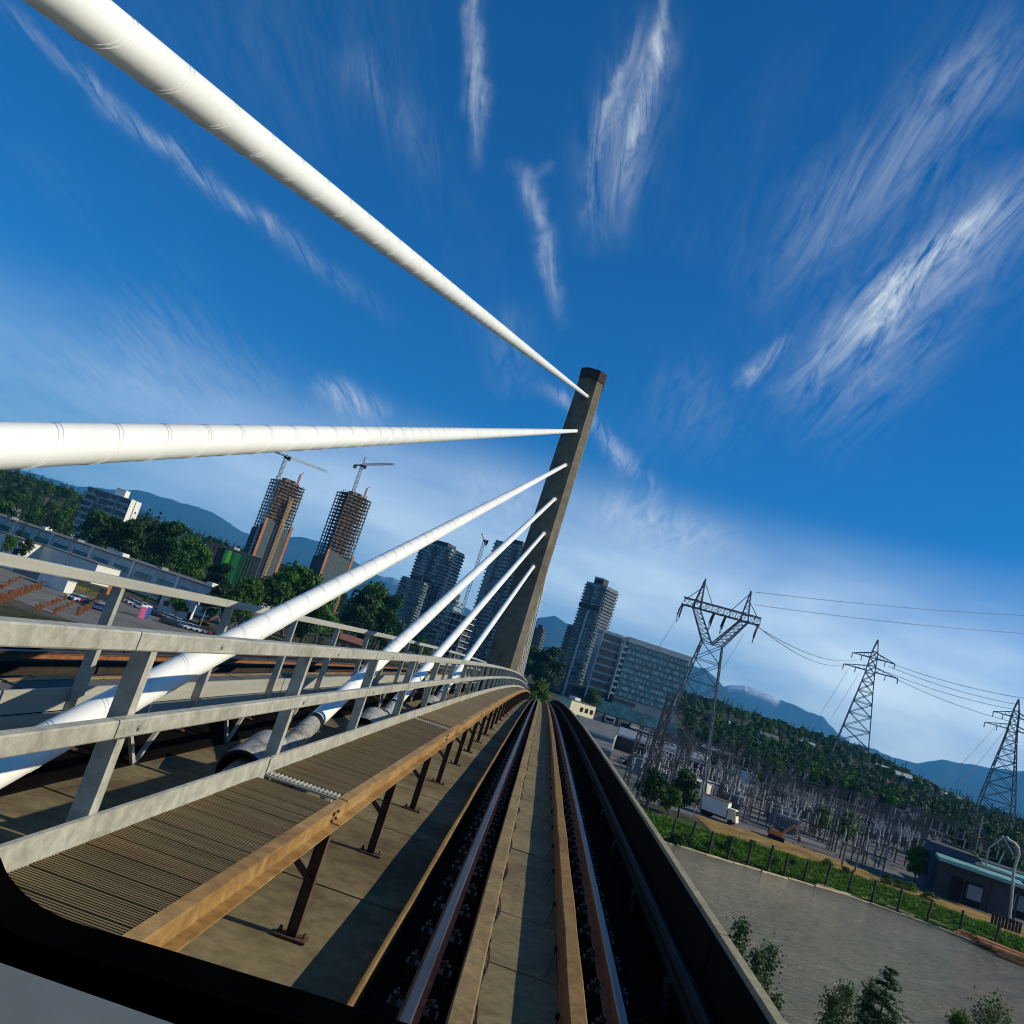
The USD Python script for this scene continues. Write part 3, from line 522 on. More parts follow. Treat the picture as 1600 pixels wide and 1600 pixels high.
gx = np.unique(np.concatenate([-np.geomspace(160, 24000, 60), np.linspace(-160, 160, 108), np.geomspace(160, 24000, 60)]))
gy = np.unique(np.concatenate([np.linspace(-20000, -200, 12), np.linspace(-200, 110, 24), np.linspace(110, 170, 46), np.linspace(170, 600, 70), np.geomspace(600, 24000, 70)]))
mb = MB(); mb.add(*grid_mesh(gx, gy, terrain)); tag(stage.GetPrimAtPath(mb.build('ground', M['ground'], smooth=True)), 'dark green and brown land beyond the river rising to low hills', None, None, 'structure')
mb = MB(); xs = np.concatenate([[-6000, -1000], np.linspace(-300, 300, 30), [1000, 6000]]); mb.add(*grid_mesh(xs, [40, 70, 100, 130, 160], lambda a, b: a * 0 - 19.0)); tag(stage.GetPrimAtPath(mb.build('river', M['water'])), 'muddy grey green river flowing under the bridge', None, None, 'structure')
def strip(name, x0, x1, a, b, mat, label, dz, n=30, edge=1.5):
    """a sheet of ground between two distances from the bank (or functions of x), its edges uneven"""
    xs = np.linspace(x0, x1, n * 3); fa = a if callable(a) else (lambda x: bank(x) + a); fb = b if callable(b) else (lambda x: bank(x) + b)
    rows = np.linspace(0, 1, 13); X = np.repeat(xs[None], 13, 0); w = (meshkit.fbm(np.stack([X / 5, rows[:, None] * 3 + 0 * X, X * 0], -1), 3, 9) - .5) * 2 * edge
    A, B = fa(xs), fb(xs); Y = A + (B - A) * rows[:, None] + w
    Z = terrain(X, Y) + dz; v = np.stack([X, Y, Z], -1).reshape(-1, 3); k = len(xs)
    i, j = np.meshgrid(np.arange(12), np.arange(k - 1), indexing='ij'); q = (i * k + j).ravel()
    mb = MB(); mb.add(v, np.stack([q, q + 1, q + k + 1, q + k], 1)); tag(stage.GetPrimAtPath(mb.build(name, mat)), label, None, None, 'structure')
strip('grass_bank', 10, 92, 1.2, 10.5, M['grassy'], 'bright green grass bank above the log boom on the far shore', 0.06)
strip('dirt_bank', 34, 92, 12, 30, M['ochre'], 'ochre bare dirt slope between grass bank and substation', 0.05)
strip('gravel_yard', 18, 175, 26, 200, M['gravel'], 'grey gravel yard under the substation steelwork', 0.035)
strip('construction_ground', -160, -48, 16, 92, M['sitemud'], 'grey mud of the construction site on the far left shore', 0.035)
strip('road', -420, -30, lambda x: 246 + 0 * x - .12 * (x + 100), lambda x: 259 + 0 * x - .12 * (x + 100), M['asphalt'], 'asphalt road before the long white industrial building', 0.05, 40, .2)
strip('road', 30, 260, lambda x: 334 + 0.1 * x, lambda x: 345 + 0.1 * x, M['asphalt'], 'asphalt street with parked cars in front of the office block', 0.05, 40, .2)

M['mount'] = MAT('forested_rock_and_snow', {'g': ('geometry', {}), 'sp': ('separate_xyz', {}), 'n': ('noise_texture', {'scale': 0.0022, 'detail': 8, 'roughness': 0.7}), 'ns': ('noise_texture', {'scale': 0.009, 'detail': 8, 'roughness': 0.75}),
    'r': ('rgb_ramp', {'ramp': [(0.35, (0.012, 0.024, 0.016)), (0.65, (0.03, 0.042, 0.032))]}), 'at': ('attribute', {'attribute': 'snow'}), 'ma': ('math', {'math_type': 'multiply_add', 'value2': 3.2, 'value3': -1.85}),
    'ad': ('math', {'math_type': 'add', 'use_clamp': True}), 'sg': ('math', {'math_type': 'multiply', 'use_clamp': True}), 'mx': ('mix_color', {'b': (0.8, 0.82, 0.85)}), 'p': ('principled_bsdf', {'roughness': 0.95, 'specular_ior_level': 0.05})},
    [('g.position', 'n.vector'), ('g.position', 'ns.vector'), ('n.fac', 'r.fac'), ('ns.fac', 'ma.value1'), ('at.fac', 'sg.value1'), ('ma.value', 'ad.value1'), ('at.fac', 'ad.value2'), ('ad.value', 'sg.value2'), ('r.color', 'mx.a'), ('sg.value', 'mx.fac'), ('mx.result', 'p.base_color')])
def mountain(name, pts, dist, label, seed, snow=None):
    az = []; el = []
    for px, py in pts:
        d = ray(px, py); az.append(math.atan2(d[0], d[1])); el.append(d[2] / math.hypot(d[0], d[1]))
    A = np.linspace(az[0], az[-1], 420); E = np.interp(A, az, el)
    ramp = np.minimum(1, np.minimum(A - A[0], A[-1] - A) / 0.03)
    E = E * ramp + (meshkit.fbm(np.stack([A * 90, A * 0, A * 0], -1), 4, seed) - .5) * .0035 * ramp
    T = np.concatenate([np.linspace(0, 1, 34), [1.1, 1.35, 1.8]]); rows = []; S = []
    for t in T:
        q = dist * (0.62 + 0.38 * t)
        h = np.clip(t, 0, 1) ** 1.15 if t <= 1 else max(0, 1 - (t - 1) * 1.25)
        xx, yy = q * np.sin(A), q * np.cos(A)
        rid = np.abs(meshkit.fbm(np.stack([A * 34, np.full_like(A, t * 2.2), A * 0], -1), 5, seed + 4) - .5) * 2
        z = -60 + (E * dist + 60) * h * (1 - 0.55 * (1 - rid) * (1 - min(t, 1)) - 0.0) - (0.0 if t > 1 else 0)
        rows.append(np.stack([xx, yy, z], -1))
        s = np.zeros_like(A)
        if snow:
            for (p0, p1, amt) in snow:
                a0, a1 = sorted((math.atan2(*ray(*p0)[:2]), math.atan2(*ray(*p1)[:2]))); s = np.maximum(s, amt * np.clip(np.minimum(A - a0, a1 - A) / .004, 0, 1))
            s = s * sst(0.80, 0.97, t)
        S.append(s)
    v = np.stack(rows); k = len(A); i, j = np.meshgrid(np.arange(len(T) - 1), np.arange(k - 1), indexing='ij'); q = (i * k + j).ravel()
    mb = MB(); mb.add(v.reshape(-1, 3), np.stack([q, q + 1, q + k + 1, q + k], 1)); p = mb.build(name, M['mount'], smooth=True)
    UsdGeom.PrimvarsAPI(stage.GetPrimAtPath(p)).CreatePrimvar('snow', Sdf.ValueTypeNames.FloatArray, 'vertex').Set(Vt.FloatArray.FromNumpy(np.stack(S).ravel().astype(np.float32)))
    tag(stage.GetPrimAtPath(p), label, None, None, 'structure')
mountain('mountain_ridge', [(-330, 640), (-150, 690), (0, 725), (120, 760), (190, 767), (215, 765), (280, 785), (330, 800), (375, 828), (400, 841), (430, 840), (470, 838), (505, 848), (540, 868), (575, 890), (600, 902), (620, 905), (660, 925), (740, 955), (800, 985)], 14500, 'blue forested mountain ridge on the left behind the unfinished towers', 11, [((590, 900), (650, 920), .55)])
mountain('mountain_ridge', [(700, 985), (760, 985), (820, 972), (842, 965), (868, 963), (884, 973), (897, 975), (925, 985), (955, 993), (1000, 1015), (1050, 1040), (1085, 1042), (1102, 1044), (1115, 1055), (1132, 1075), (1150, 1090), (1180, 1110), (1240, 1150)], 12500, 'blue mountain between the bridge tower and the large pylon', 23)
mountain('mountain_ridge', [(1040, 1090), (1110, 1080), (1140, 1070), (1165, 1071), (1200, 1085), (1235, 1099), (1260, 1111), (1285, 1120), (1305, 1140), (1330, 1160), (1350, 1164), (1390, 1182), (1430, 1192), (1470, 1187), (1500, 1193), (1545, 1200), (1600, 1205), (1700, 1225), (1850, 1290), (2000, 1330)], 17000, 'blue snow topped mountain range along the right horizon', 37, [((1132, 1070), (1225, 1090), 1.0)])

# ------------------------------------------------------------------ trees
M['bark'] = plain('tree_bark', (0.07, 0.055, 0.04), 0.9, 0, .2, 6)
M['leaf_a'] = leafmat('mid_green_leaves', (0.05, 0.125, 0.010), (0.16, 0.30, 0.022))
M['leaf_b'] = leafmat('dark_green_leaves', (0.02, 0.06, 0.010), (0.07, 0.145, 0.018))
M['leaf_c'] = leafmat('bright_green_leaves', (0.06, 0.13, 0.012), (0.14, 0.26, 0.02))
M['needle'] = leafmat('conifer_needles', (0.014, 0.045, 0.012), (0.05, 0.115, 0.026), 0.15)
M['needle_b'] = leafmat('fresh_conifer_needles', (0.035, 0.10, 0.02), (0.13, 0.27, 0.045), 0.2)
M['leaf_s'] = leafmat('shiny_poplar_leaves', (0.05, 0.10, 0.022), (0.16, 0.24, 0.06), 0.2)
def leaves(mb, c, nrm, size, asp=1.0, rng=NR):
    """one small bent leaf quad per point"""
    n = len(c); nrm = nrm / (np.linalg.norm(nrm, axis=1, keepdims=True) + 1e-9)
    r = rng.normal(size=(n, 3)); a = np.cross(nrm, r); a /= np.linalg.norm(a, axis=1, keepdims=True) + 1e-9; b = np.cross(nrm, a)
    s = (size * rng.uniform(.6, 1.3, n))[:, None]; a *= s / 2; b *= s / 2 * asp
    v = np.stack([c - a - b * .3, c - b, c + a + b * .2, c + b + nrm * s * .12], 1).reshape(-1, 3)
    mb.add(v, np.arange(n * 4).reshape(n, 4))
def broadleaf(name, label, loc, h, w, n, leaf, mat, seed, trunk=.28, lobes=11, group=None):
    rng = np.random.default_rng(seed); t = thing(name, label, 'tree', loc, 0, 1, group)
    mb = MB(); top = h * (trunk + .35); mb.tube([(0, 0, -.4), (.05 * w * rng.normal(), 0, h * trunk * .5), (0.06 * w * rng.normal(), .05 * w * rng.normal(), h * trunk), (0, 0, top)], [h * .03, h * .022, h * .017, h * .006], 7)
    C = []
    for k in range(lobes):
        zz = trunk + (1 - trunk) * (k + .6) / lobes * .88; q = rng.uniform(0, 2 * pi); rad = w * .5 * math.sqrt(max(0.05, 1 - ((zz - trunk) / (1 - trunk) - .38) ** 2 / .42)) * rng.uniform(.35, .62)
        c = np.array([rad * cos(q), rad * sin(q), zz * h]); C.append((c, w * rng.uniform(.2, .33)))
        mb.tube([(0, 0, h * (trunk * .8 + .12 * k / lobes)), c * [.55, .55, .9], c], [h * .010, h * .006, h * .003], 5)
    C.append((np.array([0, 0, h * .88]), w * .2)); C.append((np.array([0, 0, h * .6]), w * .33))
    mb.build('trunk', M['bark'], t)
    mb = MB()
    per = n // len(C)
    for c, r in C:
        d = rng.normal(size=(per, 3)); d /= np.linalg.norm(d, axis=1, keepdims=True)
        d[:, 2] = np.where(d[:, 2] < -.35, -d[:, 2] * .4, d[:, 2])
        p = c + d * r * (rng.uniform(.55, 1.08, per) ** .7)[:, None] * [1, 1, .85]
        leaves(mb, p, d + rng.normal(size=(per, 3)) * .55, leaf, .8, rng)
    mb.build('crown', mat, t); return t
def conifer(name, label, loc, h, w, mat, seed, levels=26, per=9, leaf=.5, group=None, fine=1):
    rng = np.random.default_rng(seed); t = thing(name, label, 'tree', loc, 0, 1, group)
    mb = MB(); mb.tube([(0, 0, -.4), (0, 0, h * .5), (0, 0, h * .98)], [h * .016, h * .010, h * .002], 7); lf = MB()
    for k in range(levels):
        tt = (k + rng.uniform(0, .7)) / levels; z = h * (.1 + .9 * tt); L = w * .5 * (1 - tt) ** .85 * rng.uniform(.75, 1.12) + .02 * w
        for q in range(per):
            an = rng.uniform(0, 2 * pi); l = L * rng.uniform(.6, 1.1); m_ = max(3, int(l / leaf * 2.4 * fine))
            u = rng.uniform(.12, 1, m_); rise = .18 * h / levels * 2
            p = np.stack([l * u * cos(an), l * u * sin(an), z + l * (.18 * u - .42 * u ** 2) * (1 - .6 * tt)], -1) + rng.normal(size=(m_, 3)) * leaf * .22
            leaves(lf, p, np.stack([-sin(an) * rng.normal(size=m_) * .5, cos(an) * rng.normal(size=m_) * .5, np.ones(m_)], -1), leaf * (1.1 - .4 * u).mean(), .55, rng)
            if fine > 1: mb.tube([(0, 0, z), (l * cos(an) * .95, l * sin(an) * .95, z - l * .2 * (1 - .6 * tt))], [h * .003, h * .0008], 4)
    mb.build('trunk', M['bark'], t); lf.build('crown', mat, t); return t
def ground_z(x, y): return float(terrain(np.array([x]), np.array([y]))[0])
TREES = {}
SPEC = {'round': ('broadleaf_tree', 12, 9.5, 2000, .75, 'leaf_a', 3), 'dark': ('broadleaf_tree', 13, 9, 2200, .75, 'leaf_b', 5), 'bright': ('broadleaf_tree', 9, 5.5, 1700, .55, 'leaf_c', 8), 'tall': ('broadleaf_tree', 15, 8, 2200, .75, 'leaf_a', 12)}
def tree_at(px, py, y, kind, label, group=None, wide=1.0):
    """a tree whose top is seen at px, py and that stands y metres ahead"""
    p = AY(px, py, y); g = ground_z(p[0], y); hh = max(2.0, p[2] - g)
    if kind in SPEC:
        nm, h, w, n, leaf, mat, seed = SPEC[kind]
        if kind not in TREES: TREES[kind] = (broadleaf(nm, label, (p[0], y, g), h, w, n, leaf, M[mat], seed, group=group), h); path = TREES[kind][0]; s = hh / h; stage.GetPrimAtPath(path).GetAttribute('xformOp:scale').Set(Gf.Vec3f(s * wide, s * wide, s)); return
    else:
        if kind not in TREES: TREES[kind] = (conifer('conifer_tree', label, (p[0], y, g), 16, 7.5, M['needle'] if kind == 'fir' else M['needle_b'], 21, group=group), 16); path = TREES[kind][0]; s = hh / 16; stage.GetPrimAtPath(path).GetAttribute('xformOp:scale').Set(Gf.Vec3f(s * wide, s * wide, s)); return
    path, h = TREES[kind]; s = hh / h
    copy_of(path, (p[0], y, g), R.uniform(0, 6.28), (s * wide, s * wide, s), label, group)
for a in [
    (850, 1062, 226, 'bright', 'bright green tree rising right behind the end of the tracks', None, .75),
    (1030, 1204, 150, 'dark', 'dark leafy tree on the grass bank left of the river piles', None, 1.15), (1080, 1206, 156, 'dark', 'taller dark tree on the grass bank beside the white truck', None, 1.1), (1052, 1232, 152, 'round', 'lower green tree squeezed between the two dark bank trees', None, 1.1),
    (1212, 1188, 300, 'round', 'round green tree at the back of the substation beside the white tank'), (1118, 1184, 300, 'round', 'small green tree behind the substation under the large pylon'),
    (990, 1075, 470, 'dark', 'dark tree between the glass tower and the office block'), (1005, 1065, 500, 'round', 'green tree squeezed against the office block side wing'), (930, 1078, 420, 'bright', 'small light green tree at the foot of the glass tower'),
    (20, 838, 255, 'round', 'light green bush tree behind the far handrail at the left edge'), (45, 842, 250, 'dark', 'dark round tree against the white wall of the industrial building'),
    (165, 803, 400, 'round', 'bright green tree before the white apartment block'), (190, 812, 390, 'dark', 'dark tree at the lower right corner of the white apartment block'),
    (235, 795, 350, 'fir', 'tall dark fir right of the white apartment block'), (252, 800, 345, 'fir', 'second tall dark fir right of the white apartment block'), (270, 815, 350, 'dark', 'broad dark tree beside the two tall firs'), (218, 815, 340, 'dark', 'broad dark tree left of the two tall firs'),
    (300, 838, 400, 'tall', 'mid green tree left of the building with green panels'), (318, 850, 380, 'tall', 'tree hiding the left foot of the building with green panels'), (350, 880, 360, 'dark', 'dark tree below the building with green panels'),
    (455, 893, 300, 'tall', 'big green tree in front of the left unfinished tower'), (480, 890, 310, 'round', 'sunlit tree between the two unfinished towers'), (430, 905, 290, 'dark', 'dark tree at the foot of the left unfinished tower'), (500, 915, 280, 'dark', 'dark tree below the right unfinished tower'),
    (520, 925, 300, 'tall', 'tree before the foot of the right unfinished tower'), (590, 915, 420, 'round', 'green tree left of the dark twin apartment towers'), (572, 925, 380, 'dark', 'dark tree beside the small red roofed house'), (612, 930, 420, 'dark', 'dark tree touching the dark apartment tower'),
    (395, 905, 260, 'round', 'green tree beyond the far handrail near the street lamps'), (345, 915, 240, 'dark', 'dark conifer shaped tree beside the portable toilets'), (375, 920, 235, 'tall', 'leafy tree right of the portable toilets'), (262, 925, 240, 'dark', 'dark spreading tree above the parked cars'), (230, 930, 250, 'round', 'spreading tree behind the orange crane arm'),
    (180, 905, 250, 'dark', 'low dark tree by the long industrial building'), (285, 928, 236, 'round', 'green tree between parked cars and white house'),
    (868, 1012, 560, 'dark', 'dark tree left of the glass tower base'), (852, 1020, 560, 'dark', 'dark tree right beside the bridge tower cables'), (838, 1010, 600, 'tall', 'tree under the far mountain beside the thin cables'),
    (1010, 1185, 240, 'dark', 'dark tree behind the large pylon legs'), (1290, 1262, 210, 'round', 'small tree in front of the substation steelwork'), (1330, 1270, 205, 'round', 'small tree with thin crown right of the yellow dirt slope'), (1440, 1325, 175, 'round', 'yellow green tree by the blue shed'),
]: tree_at(*a)
conifer('conifer_tree', 'feathery young conifer rising from the near bank at lower right', tuple(AY(1393, 1508, 47)[:2]) + (-17.4,), AY(1393, 1508, 47)[2] + 17.4, 7.8, M['needle_b'], 77, 27, 10, .27, fine=2)
for k, (px, py, y, lab, w) in enumerate([(1205, 1482, 40, 'tall poplar tip with shiny leaves beside the parapet', 1.6), (1186, 1492, 38, 'slim leafy shoot left of the tall poplar tip by the parapet', .9), (1160, 1445, 37, 'leafy shoot just above the right parapet joint', 1.0), (1325, 1545, 46, 'bushy poplar top at the bottom edge left of the conifer', 1.8), (1305, 1555, 45, 'second poplar top left of the conifer at the bottom edge', 1.6), (1362, 1540, 48, 'ragged dark shoot just left of the conifer', 1.2), (1210, 1562, 36, 'lowest leafy shoot at the foot of the parapet', .8),
    (1555, 1576, 46, 'rounded bright green bush in the bottom right corner', 4.2), (1500, 1590, 47, 'small yellow green shrub top at the bottom edge', 1.6)]):
    p = AY(px, py, y); h = p[2] + 17.5
    rng = np.random.default_rng(100 + k); t = thing('poplar_tree' if k < 7 else 'shrub', lab, 'tree' if k < 7 else 'shrub', (p[0], y, -17.5))
    mb = MB(); mb.tube([(0, 0, -.3), (.1, 0, h * .5), (0, 0, h * .97)], [.12, .08, .01], 6); lf = MB()
    for q in range(26):
        zz = h * (1 - (q / 26) ** 1.3 * .5); an = rng.uniform(0, 6.28); l = w * .5 * (.12 + .88 * ((h - zz) / (h * .5)) ** .7) * rng.uniform(.6, 1.1)
        e = np.array([l * cos(an), l * sin(an), zz]); s0 = np.array([0, 0, zz - l * 1.1]); mb.tube([s0, (s0 + e) / 2 + [0, 0, -.05], e], [.02, .012, .004], 4)
        n_ = 70 if k < 7 else 150; u = rng.uniform(.1, 1, n_)[:, None]; leaves(lf, s0 + (e - s0) * u + rng.normal(size=(n_, 3)) * (.10 + .07 * w), rng.normal(size=(n_, 3)) + [0, 0, .5], .13, .7, rng)
    mb.build('stem', M['bark'], t); lf.build('foliage', M['leaf_s'] if k < 7 else M['leaf_c'], t)
# the wooded hills: masses of trees nobody could count
def instancer(name, label, protos, pos, yaw, scale, idx, cat=None):
    path = name_of('/World', name); pi_ = UsdGeom.PointInstancer.Define(stage, path); UsdGeom.Scope.Define(stage, path + '/kinds')
    rel = pi_.CreatePrototypesRel()
    for i, (nm, parts) in enumerate(protos):
        pp = f'{path}/kinds/{nm}'; UsdGeom.Xform.Define(stage, pp); rel.AddTarget(pp)
        for (pn, mbx, mat) in parts: mbx.build(pn, mat, pp)
    pi_.CreatePositionsAttr(Vt.Vec3fArray.FromNumpy(np.asarray(pos, np.float32))); pi_.CreateProtoIndicesAttr(Vt.IntArray.FromNumpy(np.asarray(idx, np.int32)))
    pi_.CreateOrientationsAttr(Vt.QuathArray([Gf.Quath(float(cos(a / 2)), 0, 0, float(sin(a / 2))) for a in yaw])); pi_.CreateScalesAttr(Vt.Vec3fArray.FromNumpy(np.repeat(np.asarray(scale, np.float32)[:, None], 3, 1)))
    tag(pi_.GetPrim(), label, cat, None, 'stuff')
def crown_parts(kind, seed):
    rng = np.random.default_rng(seed); mb = MB(); tr = MB(); tr.tube([(0, 0, -1), (0, 0, 7)], [.3, .15], 5)
    if kind == 'fir':
        for k in range(16):
            tt = k / 16; L = 3.4 * (1 - tt) ** .8; n = int(26 * (1 - tt)) + 4; an = rng.uniform(0, 6.28, n); u = rng.uniform(.2, 1, n) * L
            leaves(mb, np.stack([u * np.cos(an), u * np.sin(an), 2 + 14 * tt - u * .35], -1) + rng.normal(size=(n, 3)) * .15, np.stack([np.cos(an) * .6, np.sin(an) * .6, np.ones(n)], -1), 1.15, .6, rng)
    else:
        for k in range(9):
            q = rng.uniform(0, 6.28); c = np.array([2.3 * cos(q) * rng.uniform(.3, 1), 2.3 * sin(q) * rng.uniform(.3, 1), 4 + 6.2 * k / 9]); n = 62
            d = rng.normal(size=(n, 3)); d /= np.linalg.norm(d, axis=1, keepdims=True); d[:, 2] = np.abs(d[:, 2]) - .25
            leaves(mb, c + d * rng.uniform(1.6, 2.5) * [1, 1, .8], d + rng.normal(size=(n, 3)) * .4, 1.15, .8, rng)
    return [('trunk', tr, M['bark']), ('crown', mb, {'fir': M['needle'], 'oak': M['leaf_a'], 'elm': M['leaf_b'], 'lime': M['leaf_a']}[kind])]
def hill_points(n, s0, s1, d0, d1, seed, keep):
    rng = np.random.default_rng(seed); d = np.sqrt(rng.uniform(d0 ** 2, d1 ** 2, n)); s = rng.uniform(s0, s1, n); y = d / np.sqrt(1 + s * s); x = s * y
    k = keep(x, y, s, d, rng.uniform(size=n)); return np.stack([x[k], y[k], terrain(x[k], y[k]) - .3], -1)
CLEAR = []       # (x, y, radius) kept free of forest trees
def forest(name, label, pts, seed, firs, big=1.0):
    rng = np.random.default_rng(seed)
    ok = np.ones(len(pts), bool)
    for cx, cy, cr in CLEAR: ok &= np.hypot(pts[:, 0] - cx, pts[:, 1] - cy) > cr
    pts = pts[ok]
    n = len(pts); kinds = rng.uniform(size=n); idx = np.where(kinds < firs, 0, rng.integers(1, 4, n))
    instancer(name, label, [(k + '_tree', crown_parts(k, seed + i)) for i, k in enumerate(('fir', 'oak', 'elm', 'lime'))], pts, rng.uniform(0, 6.28, n), rng.uniform(.65, 1.15, n) * big, idx)
# ------------------------------------------------------------------ buildings
M['glass_d'] = plain('dark_tinted_glass', (0.03, 0.045, 0.055), 0.15, 0, .3, .3, 0, .6)
M['glass_t'] = plain('teal_glass', (0.075, 0.24, 0.26), 0.15, 0, .3, .3, 0, .6)
M['glass_n'] = plain('deep_teal_spandrel', (0.03, 0.095, 0.105), .3, 0, .2, .4, 0, .5)
M['glass_b'] = plain('pale_blue_glass', (0.25, 0.37, 0.39), 0.2, 0, .3, .4, 0, .6)
M['slab_w'] = plain('pale_floor_edges', (0.46, 0.50, 0.50), .7, 0, .15, .5)
M['slab_d'] = plain('dark_floor_edges', (0.10, 0.115, 0.125), .7, 0, .15, .5)
M['white'] = plain('white_render', (0.72, 0.70, 0.62), .8, 0, .06, .3)
M['cream'] = plain('cream_render', (0.74, 0.66, 0.44), .8, 0, .06, .3)
M['grey'] = plain('grey_concrete_wall', (0.24, 0.24, 0.235), .85, 0, .12, .3)
M['bluegrey'] = plain('blue_grey_cladding', (0.20, 0.225, 0.25), .6, 0, .1, .3)
M['dgrey'] = plain('dark_grey_wall', (0.05, 0.055, 0.06), .8, 0, .2, .3)
M['conc'] = plain('raw_concrete', (0.165, 0.125, 0.09), .9, 0, .25, .6)
M['clad'] = plain('grey_green_sheeting', (0.075, 0.10, 0.105), .7, 0, .12, .4)
M['orange'] = plain('orange_netting', (0.48, 0.18, 0.075), .8, 0, .15, .6)
M['hoist'] = plain('tan_hoist_lattice', (0.48, 0.30, 0.12), .7, 0, .2, 1)
M['crane'] = plain('white_crane_steel', (0.62, 0.62, 0.6), .6, 0, .1, 1)
M['redst'] = plain('red_steel', (0.45, 0.09, 0.05), .6, 0, .1, 1)
M['green1'] = plain('bright_green_panel', (0.10, 0.55, 0.03), .6, 0, .08, .5)
M['green2'] = plain('mid_green_panel', (0.02, 0.22, 0.05), .6, 0, .08, .5)
M['green3'] = plain('dark_green_panel', (0.012, 0.11, 0.04), .6, 0, .08, .5)
M['rooft'] = plain('grey_roof_felt', (0.13, 0.13, 0.13), .9, 0, .2, .3)
M['roofr'] = plain('red_brown_roof', (0.22, 0.085, 0.06), .85, 0, .2, .8)
M['awn'] = plain('orange_yellow_canopy', (0.80, 0.48, 0.10), .7, 0, .1, .5)
M['pyl'] = plain('grey_pylon_steel', (0.16, 0.165, 0.17), .6, 0.2, .2, 1)
M['pyl_r'] = plain('brownish_pylon_steel', (0.15, 0.11, 0.09), .7, 0.1, .2, 1)
M['subst'] = plain('substation_steel', (0.15, 0.128, 0.105), .6, 0.2, .3, .4)
M['ceram'] = plain('pale_insulator', (0.40, 0.385, 0.35), .4, 0, .15, 1)
M['trafo'] = plain('grey_transformer_paint', (0.28, 0.29, 0.29), .6, 0, .15, .6)
M['wood'] = plain('dark_wet_wood', (0.045, 0.038, 0.03), .85, 0, .3, 2)
M['log'] = plain('pale_bleached_log', (0.62, 0.46, 0.23), .85, 0, .25, 1.2, stretch=(.3, 2, 2))
M['log_o'] = plain('orange_fresh_log', (0.62, 0.25, 0.09), .85, 0, .25, 1.2)
M['sheet'] = plain('rusty_sheet_pile', (0.34, 0.13, 0.05), .85, 0, .25, 2)
M['teal'] = plain('sea_green_metal_roof', (0.20, 0.42, 0.36), .5, 0, .1, .5)
M['blue'] = plain('blue_shed_wall', (0.04, 0.08, 0.15), .7, 0, .15, .5)
M['yellow'] = plain('yellow_paint', (0.62, 0.42, 0.04), .6, 0, .1, 1)
M['orangep'] = plain('orange_machine_paint', (0.65, 0.20, 0.04), .5, 0, .15, 1)
M['pink'] = plain('pink_plastic', (0.75, 0.16, 0.30), .5, 0, .05, 1)
M['bluep'] = plain('blue_plastic', (0.05, 0.16, 0.50), .5, 0, .05, 1)
M['tyre'] = plain('tyre', (0.015, 0.015, 0.015), .9, 0, .2, 3)
for nm, c in (('car_white', (.7, .7, .7)), ('car_grey', (.25, .26, .28)), ('car_black', (.02, .02, .024)), ('car_red', (.35, .03, .03)), ('car_blue', (.05, .1, .25)), ('car_silver', (.5, .5, .52))): M[nm] = plain(nm + '_paint', c, .25, .1, .04, 1)
def wh(px, py, y): return AY(px, py, y)
def rot2(x, y, a): return x * cos(a) - y * sin(a), x * sin(a) + y * cos(a)
class Site:
    """a building's own frame: x to the right along its front, y into it, z up from its base"""
    def __init__(s, name, label, cat, x, y, a, z=None, group=None):
        s.z = ground_z(x, y) - .5 if z is None else z
        s.t = thing(name, label, cat, (x, y, s.z), a, 1, group); s.x, s.y, s.a = x, y, a; CLEAR.append((x, y, 14))
    def box(s, nm, mat, x0, x1, y0, y1, z0, z1, parent=None, kind=None): return MB().box(x0, x1, y0, y1, z0, z1).build(nm, mat, parent or s.t, kind=kind)
